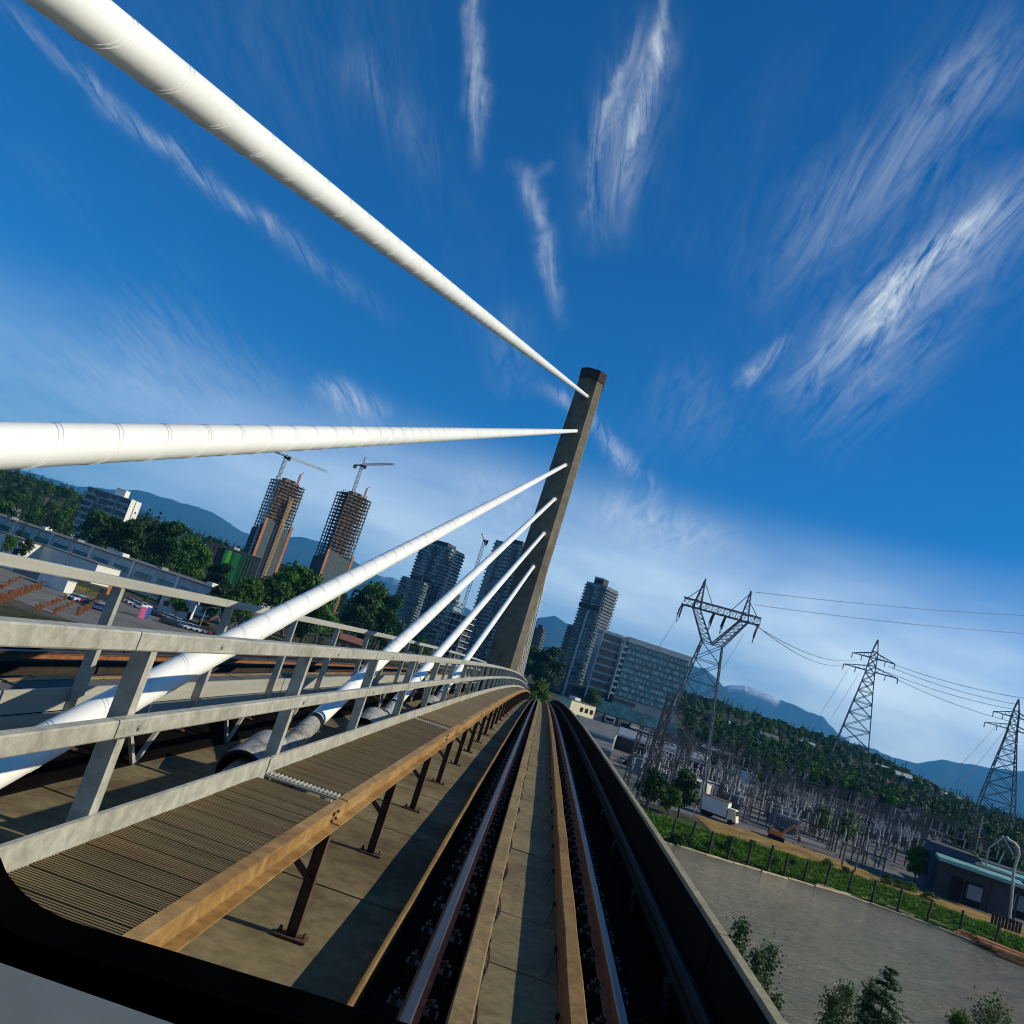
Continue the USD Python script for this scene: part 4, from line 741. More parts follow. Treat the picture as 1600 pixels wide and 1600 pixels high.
def apartment(name, label, px, py_top, y, w, d, a, nf, core, slab, glass, bal=1.3, steps=(), strip=None, roofbox=True, sides='frl', group=None):
    """a tower block: glazed core, a slab per floor with balcony edges, window panes per floor, vertical strips"""
    top = wh(px, py_top, y); s = Site(name, label, 'building', top[0], y, a, group=group); H = top[2] - s.z; fh = H / nf
    CLEAR.append((top[0], y, max(w, d) * .8))
    xs, yd = w / 2, d
    s.box('core', M[core], -xs, xs, 0, yd, 0, H)
    rr = random.Random(hash(name) % 1 + int(px))
    for k in range(1, nf):
        z = k * fh; mb = MB()
        sh = 0
        for zf, cut in steps:
            if k / nf > zf: sh = cut
        x0, x1 = -xs, xs
        mb.box(x0 - .25, x1 + .25, -.25, yd + .25, z - .18, z + .12)
        n = max(2, int(w / 5.5)); bw = w / n
        for q in range(n):
            if 'f' in sides and (q + 0) % 2 == 0 or q in (0, n - 1):
                mb.box(x0 + q * bw + .3, x0 + (q + 1) * bw - .3, -bal, -.25, z - .16, z + .1)
        m_ = max(2, int(d / 6)); bd = d / m_
        for q in range(m_):
            if q % 2 == 0 or q == m_ - 1:
                if 'r' in sides: mb.box(x1 + .25, x1 + bal, q * bd + .3, (q + 1) * bd - .3, z - .16, z + .1)
                if 'l' in sides: mb.box(x0 - bal, x0 - .25, q * bd + .3, (q + 1) * bd - .3, z - .16, z + .1)
        fs = mb.build('floor_slab', M[slab], s.t)
        mb = MB(); n2 = max(4, int(w / 2.2)); pw = w / n2
        for q in range(n2):
            if rr.random() < .72: mb.box(x0 + q * pw + .15, x0 + (q + 1) * pw - .15, -.09, -.03, z + .55, z + fh - .4)
        n3 = max(3, int(d / 2.2)); pw = d / n3
        for q in range(n3):
            for sx in (-1, 1):
                if rr.random() < .72: mb.box(sx * xs + (0.03 if sx > 0 else -.09), sx * xs + (.09 if sx > 0 else -.03), q * pw + .15, (q + 1) * pw - .15, z + .55, z + fh - .4)
        mb.build('window_row', M[glass], fs, kind='stuff')
        mb = MB()
        for q in range(n):
            if (q % 2 == 0) or q in (0, n - 1): mb.box(x0 + q * bw + .3, x0 + (q + 1) * bw - .3, -bal, -bal + .08, z + .1, z + 1.05)
        for q in range(m_):
            if q % 2 == 0 or q == m_ - 1:
                if 'r' in sides: mb.box(x1 + bal - .08, x1 + bal, q * bd + .3, (q + 1) * bd - .3, z + .1, z + 1.05)
                if 'l' in sides: mb.box(x0 - bal, x0 - bal + .08, q * bd + .3, (q + 1) * bd - .3, z + .1, z + 1.05)
        mb.build('balcony_rail', M['glass_b'] if slab == 'slab_w' else M['slab_d'], fs, kind='stuff')
    if strip:
        for (u, ww, mat, z1) in strip: s.box('wall_strip', M[mat], -xs + u * w, -xs + u * w + ww, -1.0, -.3, 0, H * z1)
    if roofbox: s.box('roof_plant', M['dgrey'], -xs * .5, xs * .5, yd * .2, yd * .8, H, H + fh * 1.5)
    s.box('roof_edge', M[slab], -xs - .3, xs + .3, -.3, yd + .3, H + .005, H + .4)
    return s, H, fh
# glass tower right of the bridge tower, with a lower wing
s, H, fh = apartment('residential_tower', 'slender blue grey glass residential tower right of the bridge tower', 933, 913, 620, 17, 17, math.radians(-33), 36, 'glass_d', 'bluegrey', 'glass_b', 1.5, strip=[(.42, 2.0, 'slab_w', .76), (.30, 1.6, 'glass_d', .97)], roofbox=False)
s.box('roof_crown', M['dgrey'], -3.6, 4.0, 1, 8, H + .41, H + 5.2); s.box('crown_frame', M['slab_w'], -3.9, 4.3, .7, 1.0, H + 4.2, H + 5.4)
s.box('recessed_floor', M['dgrey'], -8.9, 8.9, -1.7, 17.5, H * .775, H * .775 + 3.2)
apartment('residential_tower', 'low dark wing joined to the left of the slender glass tower', 898, 979, 632, 11, 13, math.radians(-33), 22, 'glass_d', 'slab_d', 'glass_d', 1.2)
apartment('residential_tower', 'dark blue black apartment tower behind the middle stay cables', 683, 851, 720, 30, 24, math.radians(-22), 30, 'glass_d', 'slab_d', 'glass_b', 1.4, strip=[(.45, 2.0, 'slab_d', .99)])
apartment('residential_tower', 'lower stepped shoulder on the left of the dark apartment tower', 646, 905, 705, 22, 20, math.radians(-22), 22, 'glass_d', 'slab_d', 'glass_b', 1.4)
apartment('residential_tower', 'grey blue apartment tower partly hidden behind the left flank of the bridge tower', 799, 850, 720, 31, 22, math.radians(-25), 31, 'bluegrey', 'slab_w', 'glass_d', 1.6, strip=[(.05, 5.5, 'bluegrey', .97), (.66, 2, 'slab_d', .98)])
apartment('residential_tower', 'short pale apartment block between the two dark towers', 702, 935, 640, 12, 12, math.radians(-22), 12, 'glass_b', 'slab_w', 'glass_d', 1.2)
apartment('residential_tower', 'small distant dark tower against the mountain right of the thin cables', 842, 982, 900, 10, 10, math.radians(-20), 16, 'dgrey', 'slab_d', 'glass_d', 1.0)
# white apartment block on the left
s, H, fh = apartment('apartment_block', 'white ended apartment block with dark balconied front on the left hill', 172, 771, 480, 27, 11, math.radians(0), 9, 'bluegrey', 'slab_w', 'glass_d', 1.3, sides='fl', roofbox=False)
s.box('end_wall', M['white'], 13.8, 14.1, -.8, 4.4, 0, H + .6); s.box('end_wall', M['white'], 13.8, 14.1, 5.3, 11.6, 0, H + .6); s.box('penthouse', M['white'], 1.0, 7.0, 3, 8, H + .41, H + 4.6)
for k in range(8): s.box('end_window', M['glass_d'], 14.09, 14.13, 7.4, 9.0, 1 + k * fh, 2.4 + k * fh)
# two unfinished concrete towers with their cranes
def unfinished(px, py, y, w, d, a, nf, clad_to, label, hoist):
    top = wh(px, py, y); s = Site('unfinished_tower', label, 'building', top[0], y, a); H = top[2] - s.z; fh = H / nf; CLEAR.append((top[0], y, w))
    s.box('lift_core', M['conc'], -w * .2, w * .2, d * .3, d * .7, 0, H + 3)
    for k in range(1, nf + 1): s.box('floor_slab', M['conc'], -w / 2 - .6, w / 2 + .6, -.6, d + .6, k * fh - .28, k * fh)
    for q in range(6):
        for e in range(5):
            if q in (0, 5) or e in (0, 4): s.box('column', M['conc'], -w / 2 + q * (w - .6) / 5, -w / 2 + q * (w - .6) / 5 + .6, e * (d - .6) / 4, e * (d - .6) / 4 + .6, 0, H)
    n = 9
    for q in range(n):
        c = clad_to * (1 - .10 * q / n) * H
        s.box('cladding_panel', M['clad'], -w / 2 + q * w / n + .03, -w / 2 + (q + 1) * w / n - .03, -.85, -.65, 0, c)
        s.box('cladding_panel', M['dgrey'], -w / 2 - .85, -w / 2 - .65, q * d / n + .03, (q + 1) * d / n - .03, 0, c * .92)
    s.box('netting_strip', M['orange'], -w / 2 - 1.0, -w / 2 + .8, -1.05, -.87, 0, H * clad_to * 1.0); s.box('netting_strip', M['orange'], w / 2 - .5, w / 2 + 1.3, -1.05, -.87, 0, H * (clad_to * .92 + .05))
    if hoist:
        mb = MB()
        for u in (-.9, .9):
            for v in (-2.9, -1.2): mb.bar((1.5 + u * 1.2, v, 0), (1.5 + u * 1.2, v, H * .88), .35)
        for k in range(int(H * .88 / 1.8)): mb.bar((.4, -2.9, k * 1.8), (2.6, -2.9, k * 1.8 + 1.8), .3); mb.bar((.4, -2.9, k * 1.8), (2.6, -2.9, k * 1.8), .5, .35)
        mb.build('builders_hoist', M['hoist'], s.t)
    rr = random.Random(int(px))
    for k in range(nf):       # ragged slab edge shoring and guard rails, upper floors
        if k / nf > clad_to * .85:
            mb = MB(); z = k * fh
            for q in range(10): mb.box(-w / 2 + q * w / 10 + rr.uniform(0, 1), -w / 2 + q * w / 10 + rr.uniform(1.1, 1.6), -.7, -.6, z, z + rr.uniform(.9, 1.4))
            for q in range(10): x = -w / 2 + w * rr.random(); mb.bar((x, .3, z), (x, .3, z + fh), .18)
            mb.bar((-w / 2, -.65, z + 1.1), (w / 2, -.65, z + 1.1), .1); mb.build('edge_guard', M['conc'], s.t, kind='stuff')
    mb = MB()
    for q in range(34):
        x, yy = rr.uniform(-w / 2, w / 2), rr.uniform(0, d); mb.bar((x, yy, H), (x, yy, H + rr.uniform(1, 3.2)), .22)
    mb.box(-w * .32, -w * .1, 1, 3, H, H + 1.6); mb.box(0, w * .3, 2, 6, H, H + 1.2); mb.build('formwork', M['conc'], s.t, kind='stuff')
    mb = MB(); mb.bar((w * .22, 3, H), (w * .22, 3, H + 8.5), 1.0); mb.bar((w * .22, 3, H + 8.5), (w * .30, 2.4, H + 10.5), .5); mb.build('placing_boom', M['redst'], s.t); return s, H
unfinished(458, 757, 560, 18, 17, math.radians(42), 34, .66, 'left unfinished concrete tower with an orange edged sheeted lower half and a tan hoist', True)
unfinished(563, 777, 625, 20, 19, math.radians(42), 34, .52, 'right unfinished concrete tower with more bare floors showing and no hoist', False)
def crane(label, pxt, pyt, pxb, pyb, y, tip, tail, apex_h):
    top = wh(pxt, pyt, y); bot = wh(pxb, pyb, y); x = (top[0] + bot[0]) / 2; g = ground_z(x, y); t = thing('tower_crane', label, 'crane', (top[0], y, g)); H = top[2] - g; mb = MB(); w = 1.0
    for sx, sy in ((-1, -1), (1, -1), (1, 1), (-1, 1)): mb.bar((sx * w, sy * w, 0), (sx * w, sy * w, H), .34)
    k = 0; z = 0
    while z < H - 2.4:
        q = 1 if k % 2 else -1
        for a, b in (((-q * w, -w), (q * w, -w)), ((w, -q * w), (w, q * w)), ((q * w, w), (-q * w, w)), ((-w, q * w), (-w, -q * w))): mb.bar((*a, z), (*b, z + 2.4), .24)
        z += 2.4; k += 1
    mb.build('mast', M['crane'], t)
    mb = MB(); mb.box(-1.3, 1.3, -1.3, 1.3, H - .3, H + .9); mb.box(1.3, 3.0, -1, 1, H - 1, H + 1.6); mb.build('cab', M['dgrey'], t)
    def lattice(p, q, w, hh):
        p, q = np.array(p, float), np.array(q, float); mb = MB(); d = (q - p); L = np.linalg.norm(d); d /= L; a = np.cross(d, [0, 0, 1.0]); a /= np.linalg.norm(a); u = np.array([0, 0, hh])
        for o in (a * w, -a * w, u): mb.bar(p + o, q + o * (.6 if hh else 1), .28)
        n = int(L / 2)
        for i in range(n):
            c0, c1 = p + d * L * i / n, p + d * L * (i + .5) / n
            for o in (a * w, -a * w): mb.bar(c0 + o, c1 + u, .18); mb.bar(c1 + u, c0 + d * 2 + o, .18)
        return mb
    z = top[2] + 1.0
    def loc(p): return np.array([p[0] - top[0], p[1] - y, p[2] - g])
    e = loc(AZ(*tip, z)) if tip[2:] == () else None
    a1 = loc(AZ(tip[0], tip[1], z))
    L = np.linalg.norm(a1[:2]); Lc = min(max(L, 25), 55); a1 = np.array([a1[0] / L * Lc, a1[1] / L * Lc, H + 1.0])
    lattice((0, 0, H + 1.0), a1, .8, 1.5).build('jib', M['crane'], t)
    b = -a1 / Lc * 15; b[2] = H + 1.0
    lattice((0, 0, H + 1.0), b, .8, .9).build('counter_jib', M['dgrey'], t)
    MB().obox((b[0] * .9, b[1] * .9, H - 1.2), 2.5, 2.0, 2.6).build('counterweight', M['grey'], t)
    mb = MB(); ap = (0, 0, H + apex_h); mb.bar((-.7, 0, H + 1), ap, .3); mb.bar((.7, 0, H + 1), ap, .3); mb.bar((0, .7, H + 1), ap, .3); mb.bar(ap, a1 * .65 + np.array([0, 0, H * .35 + 1.5]) * 1, .12); mb.bar(ap, b, .12); mb.build('apex', M['crane'], t)
crane('white lattice tower crane left of the left unfinished tower, jib to the right', 447, 716, 403, 850, 556, (511, 738), None, 3)
crane('white tower crane over the right unfinished tower, dark counter jib to the left', 566, 729, 549, 775, 630, (615, 726), None, 8)
crane('thin tower crane between the dark apartment towers', 757, 846, 725, 960, 690, (753, 835), None, 3)
# half built block with pale floors between the towers
s = Site('unfinished_block', 'low concrete frame with pale slab edges between the dark apartment towers', 'building', wh(705, 985, 600)[0], 600, math.radians(-22)); Ht = wh(712, 957, 600)[2] - s.z
for k in range(1, 9): s.box('floor_slab', M['white'] if k > 5 else M['slab_w'], -9, 9, 0, 14, k * Ht / 8 - .5, k * Ht / 8)
for q in range(5): s.box('column', M['grey'], -8.6 + q * 4.1, -8 + q * 4.1, .3, .9, 0, Ht)
s.box('core', M['dgrey'], -7, 7, 3, 12, 0, Ht - .6)
# building with green panels
s = Site('panel_building', 'dark building striped with bright and deep green wall panels below the unfinished tower', 'building', wh(372, 880, 470)[0], 470, math.radians(18)); Ht = wh(372, 862, 470)[2] - s.z
s.box('wall', M['dgrey'], -9, 11, 0.2, 14, 0, Ht)
for k, (u, w_, mt) in enumerate([(-8.6, 1.6, 'green2'), (-6.9, 2.0, 'green1'), (-4.8, 1.5, 'green3'), (-3.2, 1.7, 'green2'), (-1.4, 1.5, 'green2'), (.3, 1.4, 'green3'), (2.0, 1.5, 'green3'), (4, 1.2, 'dgrey'), (5.6, 1.5, 'green3'), (7.4, 1.5, 'dgrey')]): s.box('wall_panel', M[mt], u, u + w_, -.05, .18, Ht * .05, Ht * .97)
for k in range(4): s.box('wall', M['dgrey'], -20 + 2.6 * k, -17.8 + 2.6 * k, 1, 12, 0, Ht + .3 * k)
s.box('roof', M['rooft'], -9.3, 11.3, 0, 14.3, Ht, Ht + .5); s.box('roof_plant', M['white'], -5, -2, 4, 7, Ht + .5, Ht + 2)
# long white and grey industrial building on the left shore
A0, A1 = wh(-140, 790, 330), wh(352, 938, 268)
ang = math.atan2(A1[1] - A0[1], A1[0] - A0[0]); Lb = math.hypot(A1[0] - A0[0], A1[1] - A0[1])
s = Site('industrial_building', 'long two storey grey industrial building with window bands behind the far handrail', 'building', A0[0], A0[1], ang, -17.3); Hi = 9.6
s.box('wall', M['slab_w'], 0, Lb, 0, 26, 0, Hi); s.box('roof', M['rooft'], -.3, Lb + .3, -.3, 26.3, Hi, Hi + .35)
nb = int(Lb / 20)
for k in range(nb):
    x = k * Lb / nb; s.box('pier', M['white'], x - .5, x + .5, -.6, -.003, 0, Hi + .15)
    for z0 in (1.2, 5.2):
        for h_ in (0, 1):
            xa = x + 1.8 + h_ * Lb / nb / 2; xb = xa + Lb / nb / 2 - 3.0
            w = s.box('window', M['glass_t'], xa, xb, -.12, -.03, z0, z0 + 2.0)
            for q in range(1, 4): xx = xa + q * (xb - xa) / 4; MB().box(xx - .05, xx + .05, -.18, -.125, z0, z0 + 2.0).build('mullion', M['slab_d'], w)
    s.box('roof_unit', M['white'] if k % 2 else M['grey'], x + 3 + (k % 3), x + 5.2 + (k % 3) * 1.3, 5 + k % 4, 8 + k % 4, Hi + .36, Hi + 1.2 + .3 * (k % 2))
for lab, px, py, y, w, h, mt in [('white windowless annexe in front of the long industrial building', 95, 885, 262, 30, 6.2, 'white'), ('pale yellow low annexe at the right end of the long industrial building', 218, 893, 300, 12, 6, 'cream'), ('white roofed low block above the handrail at the far left', 5, 862, 262, 14, 6, 'white'),
                                 ('small white block on the roofline right of the bend in the industrial building', 181, 868, 345, 13, 10.5, 'white')]:
    p = wh(px, py, y); s = Site('annexe', lab, 'building', p[0], y, ang, -17.2); s.box('wall', M[mt], -w / 2, w / 2, 0, 9, 0, h); s.box('roof', M['rooft'], -w / 2 - .2, w / 2 + .2, -.2, 9.2, h, h + .3)
    s.box('door', M['dgrey'], w * .3, w * .3 + 2.4, -.06, -.003, 0, 3)
# houses
def house(lab, px, py, y, w, d, wall, roof, a=.3, h=5.0, group=None, cat='house'):
    p = wh(px, py, y); s = Site('house', lab, cat, p[0], y, a, None, group); CLEAR.append((p[0], y, 9))
    s.box('wall', M[wall], -w / 2, w / 2, 0, d, 0, h)
    mb = MB(); r = 2.2; mb.add([(-w / 2 - .5, -.5, h), (w / 2 + .5, -.5, h), (w / 2 + .5, d + .5, h), (-w / 2 - .5, d + .5, h), (-w / 2 - .5, d / 2, h + r), (w / 2 + .5, d / 2, h + r)], [[0, 1, 5], [0, 5, 4], [2, 3, 4], [2, 4, 5], [0, 4, 3], [1, 2, 5], [0, 3, 2], [0, 2, 1]]); mb.build('roof', M[roof], s.t)
    for q in range(3): s.box('window', M['glass_d'], -w / 2 + w * (.12 + .3 * q), -w / 2 + w * (.12 + .3 * q) + w * .16, -.06, -.003, h * .45, h * .75)
    s.box('door', M['wood'], w * .40, w * .40 + .9, -.05, -.004, .5, 2.6); return s.t
house('red roofed house below the right unfinished tower between the stay cables', 572, 945, 330, 10, 8, 'roofr', 'roofr'); house('pale roofed house left of the big trees by the far handrail', 393, 925, 262, 9, 8, 'grey', 'rooft'); house('white house behind parked cars beyond the far handrail', 280, 935, 238, 9, 7, 'white', 'slab_w')
house('dark roofed house at the edge of the firs beside the industrial building', 275, 880, 330, 12, 9, 'dgrey', 'rooft'); house('house with a sunlit orange wall below the tall firs', 300, 873, 360, 8, 8, 'orange', 'rooft'); house('white and grey house on the wooded slope at the far left', 12, 785, 430, 12, 9, 'white', 'rooft'); house('pale house half hidden in trees on the far left slope', 25, 765, 520, 11, 9, 'grey', 'rooft')
house('house roof showing between trees left of the white apartment block', 108, 792, 470, 13, 9, 'grey', 'slab_w'); house('grey house right under the white apartment block', 210, 836, 440, 11, 9, 'grey', 'rooft')
rh = random.Random(5)
n = 0; first = {}
for k in range(260):
    sx = rh.uniform(.12, .95); y = rh.uniform(640, 1250); x = sx * y
    wl, rf = rh.choice([('white', 'rooft'), ('grey', 'rooft'), ('cream', 'roofr'), ('bluegrey', 'slab_w')])
    if n >= 90: break
    px_, d_ = (x, y), 8
    lab = {'white': 'white walled house with dark roof among the trees of the right hillside', 'grey': 'grey walled house with dark roof among the trees of the right hillside', 'cream': 'cream house with red brown roof among the trees of the right hillside', 'bluegrey': 'blue grey house with pale roof among the trees of the right hillside'}[wl]
    gr = f'{wl} houses on the right hillside'.replace('bluegrey', 'blue grey')
    g = ground_z(x, y)
    if wl not in first:
        s = Site('house', lab, 'house', x, y, rh.uniform(-.4, .6), g - .3, gr)
        s.box('wall', M[wl], -6, 6, 0, 9, 0, 5.4); mb = MB(); mb.add([(-6.5, -.5, 5.4), (6.5, -.5, 5.4), (6.5, 9.5, 5.4), (-6.5, 9.5, 5.4), (-6.5, 4.5, 8), (6.5, 4.5, 8)], [[0, 1, 5], [0, 5, 4], [2, 3, 4], [2, 4, 5], [0, 4, 3], [1, 2, 5], [0, 3, 2], [0, 2, 1]]); mb.build('roof', M[rf], s.t)
        for q in range(3): s.box('window', M['glass_d'], -4.8 + 3.5 * q, -3 + 3.5 * q, -.06, -.003, 2.4, 4.2)
        first[wl] = s.t
    else: copy_of(first[wl], (x, y, g - .3), rh.uniform(-.4, .6), rh.uniform(.85, 1.25))
    CLEAR.append((x, y - 6, 11)); n += 1
# office block
OY = 430; f0, f1 = wh(985, 1000, OY), wh(1079, 1024, OY + 6)
ao = math.atan2(6, f1[0] - f0[0]) * .8; WO = math.hypot(f1[0] - f0[0], 6)
s = Site('office_block', 'long glazed office block with a pale roof band and concrete podium behind the large pylon', 'building', f0[0], OY, ao, -17.2); zt = wh(990, 997, OY)[2] - s.z; zb = wh(975, 1090, OY)[2] - s.z; CLEAR.append((f0[0] + 15, OY + 8, 36))
s.box('core', M['glass_t'], 0, WO, 0, 18, zb, zt - 2.6); s.box('roof_band', M['slab_w'], -.6, WO + .6, -.6, 18.5, zt - 2.6, zt)
nfl = 9
for k in range(nfl + 1):
    z = zb + (zt - 2.6 - zb) * k / nfl
    fs = s.box('floor_band', M['glass_n'], -.1, WO + .1, -.22, 18.1, z - .3, z + .2)
    if k < nfl:
        mb = MB(); rr = random.Random(k)
        for q in range(34):
            if rr.random() < .5: mb.box(q * WO / 34 + .12, (q + 1) * WO / 34 - .12, -.14, -.03, z + .5, z + (zt - 2.6 - zb) / nfl - .7)
        mb.build('window_row', M['glass_b'], fs, kind='stuff')
    if k < nfl: s.box('balcony', M['slab_w'], -2.4, -.35, -.6, 3.0, z - .1, z + .9)
s.box('corner_pier', M['slab_w'], -2.9, -2.42, -.7, -.2, zb - 3, zt - 2.6); s.box('band_wall', M['bluegrey'], 0, WO + 1, -.6, 18, zb - 4.2, zb - .46); s.box('sign_board', M['glass_d'], .4, 11, -.75, -.62, zb - 2.9, zb - 1.2)
s.box('side_wing', M['glass_d'], -12.5, -3.2, 4, 20, 3, zt - 1.6); s.box('wing_roof', M['slab_w'], -13, -3.0, 3.6, 20.4, zt - 1.6, zt - .2)
for k in range(10): s.box('wing_balcony', M['glass_b'], -12.8, -3.3, 2.6, 3.95, 4 + k * (zt - 6) / 10, 5.1 + k * (zt - 6) / 10)
s.box('wing_column', M['slab_w'], -13.4, -12.85, 2.3, 4, 0, zt - 1)
s.box('podium_glass', M['glass_t'], -9, WO + 2, -4, 20, zb - 9.6, zb - 4.2); ph = zb - 9.6
s.box('podium_wall', M['dgrey'], -16, WO + 3, -4.4, 20, 0, ph - .01)
for k in range(7):
    x = -8.5 + k * 6.4; s.box('concrete_panel', M['grey'], x, x + 4.9, -4.75, -4.42, 1.0, ph - .6)
bd = s.box('sign_frame', M['slab_w'], -2.6, 2.5, -5.4, -4.76, ph * .48, ph - .9); bb = s.box('sign_face', M['rubber'], -1.9, 1.8, -5.5, -5.41, ph * .54, ph - 1.5)
tm = meshkit.text_mesh('T&T', 1.0, .06, True); v = np.array(tm.vertices); v = np.stack([v[:, 0] - v[:, 0].mean(), -5.51 - v[:, 2], v[:, 1] + ph * .72], -1); MB().add(v, tm.faces).build('lettering', M['white'], s.t)
s.box('loading_canopy', M['white'], 10, 28, -8, -4.8, 3.6, 4.4); s.box('loading_door', M['rubber'], 6.0, 9.6, -4.9, -4.76, 0.5, 4.6)
# dark block, cream block, depot roofs, canopy
s = Site('parking_structure', 'dark low building with a pale parapet left of the concrete podium', 'building', wh(935, 1105, 440)[0], 440, ao, -17.2); CLEAR.append((s.x, 440, 26)); Ht = wh(935, 1083, 440)[2] + 17.2
s.box('wall', M['dgrey'], -15, 9, 0, 16, 0, Ht); s.box('parapet', M['grey'], -15.2, 9.2, -.3, 16.2, Ht, Ht + .9)
for k in range(3): s.box('deck_edge', M['bluegrey'], -15.1, 9.1, -.2, -.003, 2.2 + k * Ht / 4, 2.9 + k * Ht / 4)
s.box('stair_tower', M['cream'], -4, -1, -1, 2, Ht + .9, Ht + 2.9); s.box('red_panel', M['roofr'], -4, -1.2, -1.2, -.31, Ht - 2, Ht + .6)
p0 = wh(893, 1101, 400); s = Site('cream_building', 'sunlit cream building with three dark openings right of the track end', 'building', p0[0] + 5, 396, .72, -17.2); Ht = wh(915, 1100, 400)[2] + 17.2
s.box('wall', M['cream'], -7.5, 8, 0, 10, 0, Ht); s.box('roof', M['rooft'], -7.7, 8.2, -.2, 10.2, Ht, Ht + .3); s.box('roof_unit', M['white'], -4, -.5, 2, 6, Ht + .3, Ht + 1.6)
for k in range(3): s.box('opening', M['rubber'], -1.4 + 3.2 * k, .6 + 3.2 * k, -.06, -.003, Ht - 3.8, Ht - 1.8)
def slabroof(lab, pts, z0, z1, roof, edge, name='depot_building'):
    P_ = [AZ(px, py, z1) for px, py in pts]; cx, cy = np.mean([p[0] for p in P_]), np.mean([p[1] for p in P_]); t = thing(name, lab, 'building', (cx, cy, z0)); poly = [(p[0] - cx, p[1] - cy) for p in P_]
    if sum(poly[i][0] * poly[(i + 1) % len(poly)][1] - poly[(i + 1) % len(poly)][0] * poly[i][1] for i in range(len(poly))) < 0: poly = poly[::-1]
    MB().prism(poly, 0, z1 - z0 - .6).build('wall', M[edge], t); MB().prism([(x * 1.004, y * 1.004) for x, y in poly], z1 - z0 - .6, z1 - z0 - .1).build('parapet', M['slab_w'], t); MB().prism([(x * .985, y * .985) for x, y in poly], z1 - z0 - .1, z1 - z0).build('roof', M[roof], t); return t
slabroof('broad grey flat roofed depot just right of the parapet end', [(901, 1116), (972, 1138), (960, 1154), (917, 1140)], -17, -12.5, 'rooft', 'grey')
slabroof('lower grey depot roof with ribs below the broad flat roof', [(918, 1142), (959, 1156), (956, 1172), (932, 1164)], -17, -14, 'rooft', 'grey')
slabroof('grey terraced roof between the yellow canopy and the concrete podium', [(970, 1135), (1045, 1160), (1110, 1178), (1100, 1190), (1030, 1168), (966, 1146)], -17, -12.2, 'bluegrey', 'dgrey')
slabroof('long low grey building at the foot of the wooded hill', [(1095, 1165), (1102, 1160), (1150, 1176), (1147, 1183)], -17, -11, 'grey', 'dgrey'); slabroof('long grey shed roof behind the white tank', [(1180, 1185), (1186, 1180), (1280, 1214), (1275, 1221)], -17, -12, 'grey', 'dgrey')
slabroof('pale roofed shed at the foot of the suburb', [(1385, 1258), (1390, 1253), (1430, 1270), (1426, 1275)], -17, -11.5, 'slab_w', 'dgrey')
c0, c1 = AZ(963, 1149, -13.0), AZ(1038, 1174, -13.0); a = math.atan2(c1[1] - c0[1], c1[0] - c0[0]); L = math.hypot(c1[0] - c0[0], c1[1] - c0[1])
s = Site('canopy', 'long orange yellow canopy in front of the bus yard', 'canopy', c0[0], c0[1], a, -17); s.box('roof', M['awn'], 0, L, -.5, 3.0, 3.4, 4.3); s.box('fascia', M['awn'], 0, L, -.7, -.503, 2.9, 4.35)
for k in range(8): s.box('post', M['grey'], L * k / 7 - .12 + (.15 if k == 0 else -.15 if k == 7 else 0), L * k / 7 + .12 + (.15 if k == 0 else -.15 if k == 7 else 0), 1, 1.25, 0, 3.4)
# pale tanks in the substation
for lab, px, py, y, r, h in [('big white cylindrical tank left in the substation', 1090, 1222, 225, 3.6, 5.2), ('second white tank beside the big one', 1113, 1222, 232, 3.0, 4.4), ('white rounded tank by the round green tree', 1161, 1204, 300, 3.4, 5.5), ('small white tank deeper in the substation', 1154, 1236, 240, 2.0, 3.0), ('small pale tank right of the big one', 1123, 1230, 235, 1.6, 3.2)]:
    p = wh(px, py, y); t = thing('storage_tank', lab, 'tank', (p[0], y, -17)); z1 = p[2] + 17
    mb = MB(); mb.tube([(0, 0, 0), (0, 0, max(2.4, z1 - .5)), (0, 0, max(2.8, z1))], [r, r, r * .55], 20); mb.build('shell', M['white'], t, smooth=30); mb = MB(); mb.bar((r + .1, 0, 0), (r + .1, 0, max(2.6, z1)), .2, .5); mb.build('ladder', M['galv'], t)
# ------------------------------------------------------------------ pylons
def face_x(mb, a0, a1, b0, b1, w): mb.bar(a0, b1, w); mb.bar(b0, a1, w)
def lattice_leg(t, sections, base, mat, w_leg, w_br, nm='tower_body'):
    """sections: (z, half width); four legs, cross bracing on each face"""
    for sx, sy in ((-1, -1), (1, -1), (1, 1), (-1, 1)):
        mb = MB()
        for (z0, h0), (z1, h1) in zip(sections[:-1], sections[1:]): mb.bar((sx * h0, sy * h0, z0), (sx * h1, sy * h1, z1), w_leg)
        mb.build('leg', mat, t)
    for (z0, h0), (z1, h1) in zip(sections[:-1], sections[1:]):
        mb = MB(); c = [(-1, -1), (1, -1), (1, 1), (-1, 1)]
        for i in range(4):
            p, q = c[i], c[(i + 1) % 4]
            face_x(mb, (p[0] * h0, p[1] * h0, z0), (p[0] * h1, p[1] * h1, z1), (q[0] * h0, q[1] * h0, z0), (q[0] * h1, q[1] * h1, z1), w_br)
            mb.bar((p[0] * h1, p[1] * h1, z1), (q[0] * h1, q[1] * h1, z1), w_br)
        mb.build('bracing', mat, t)
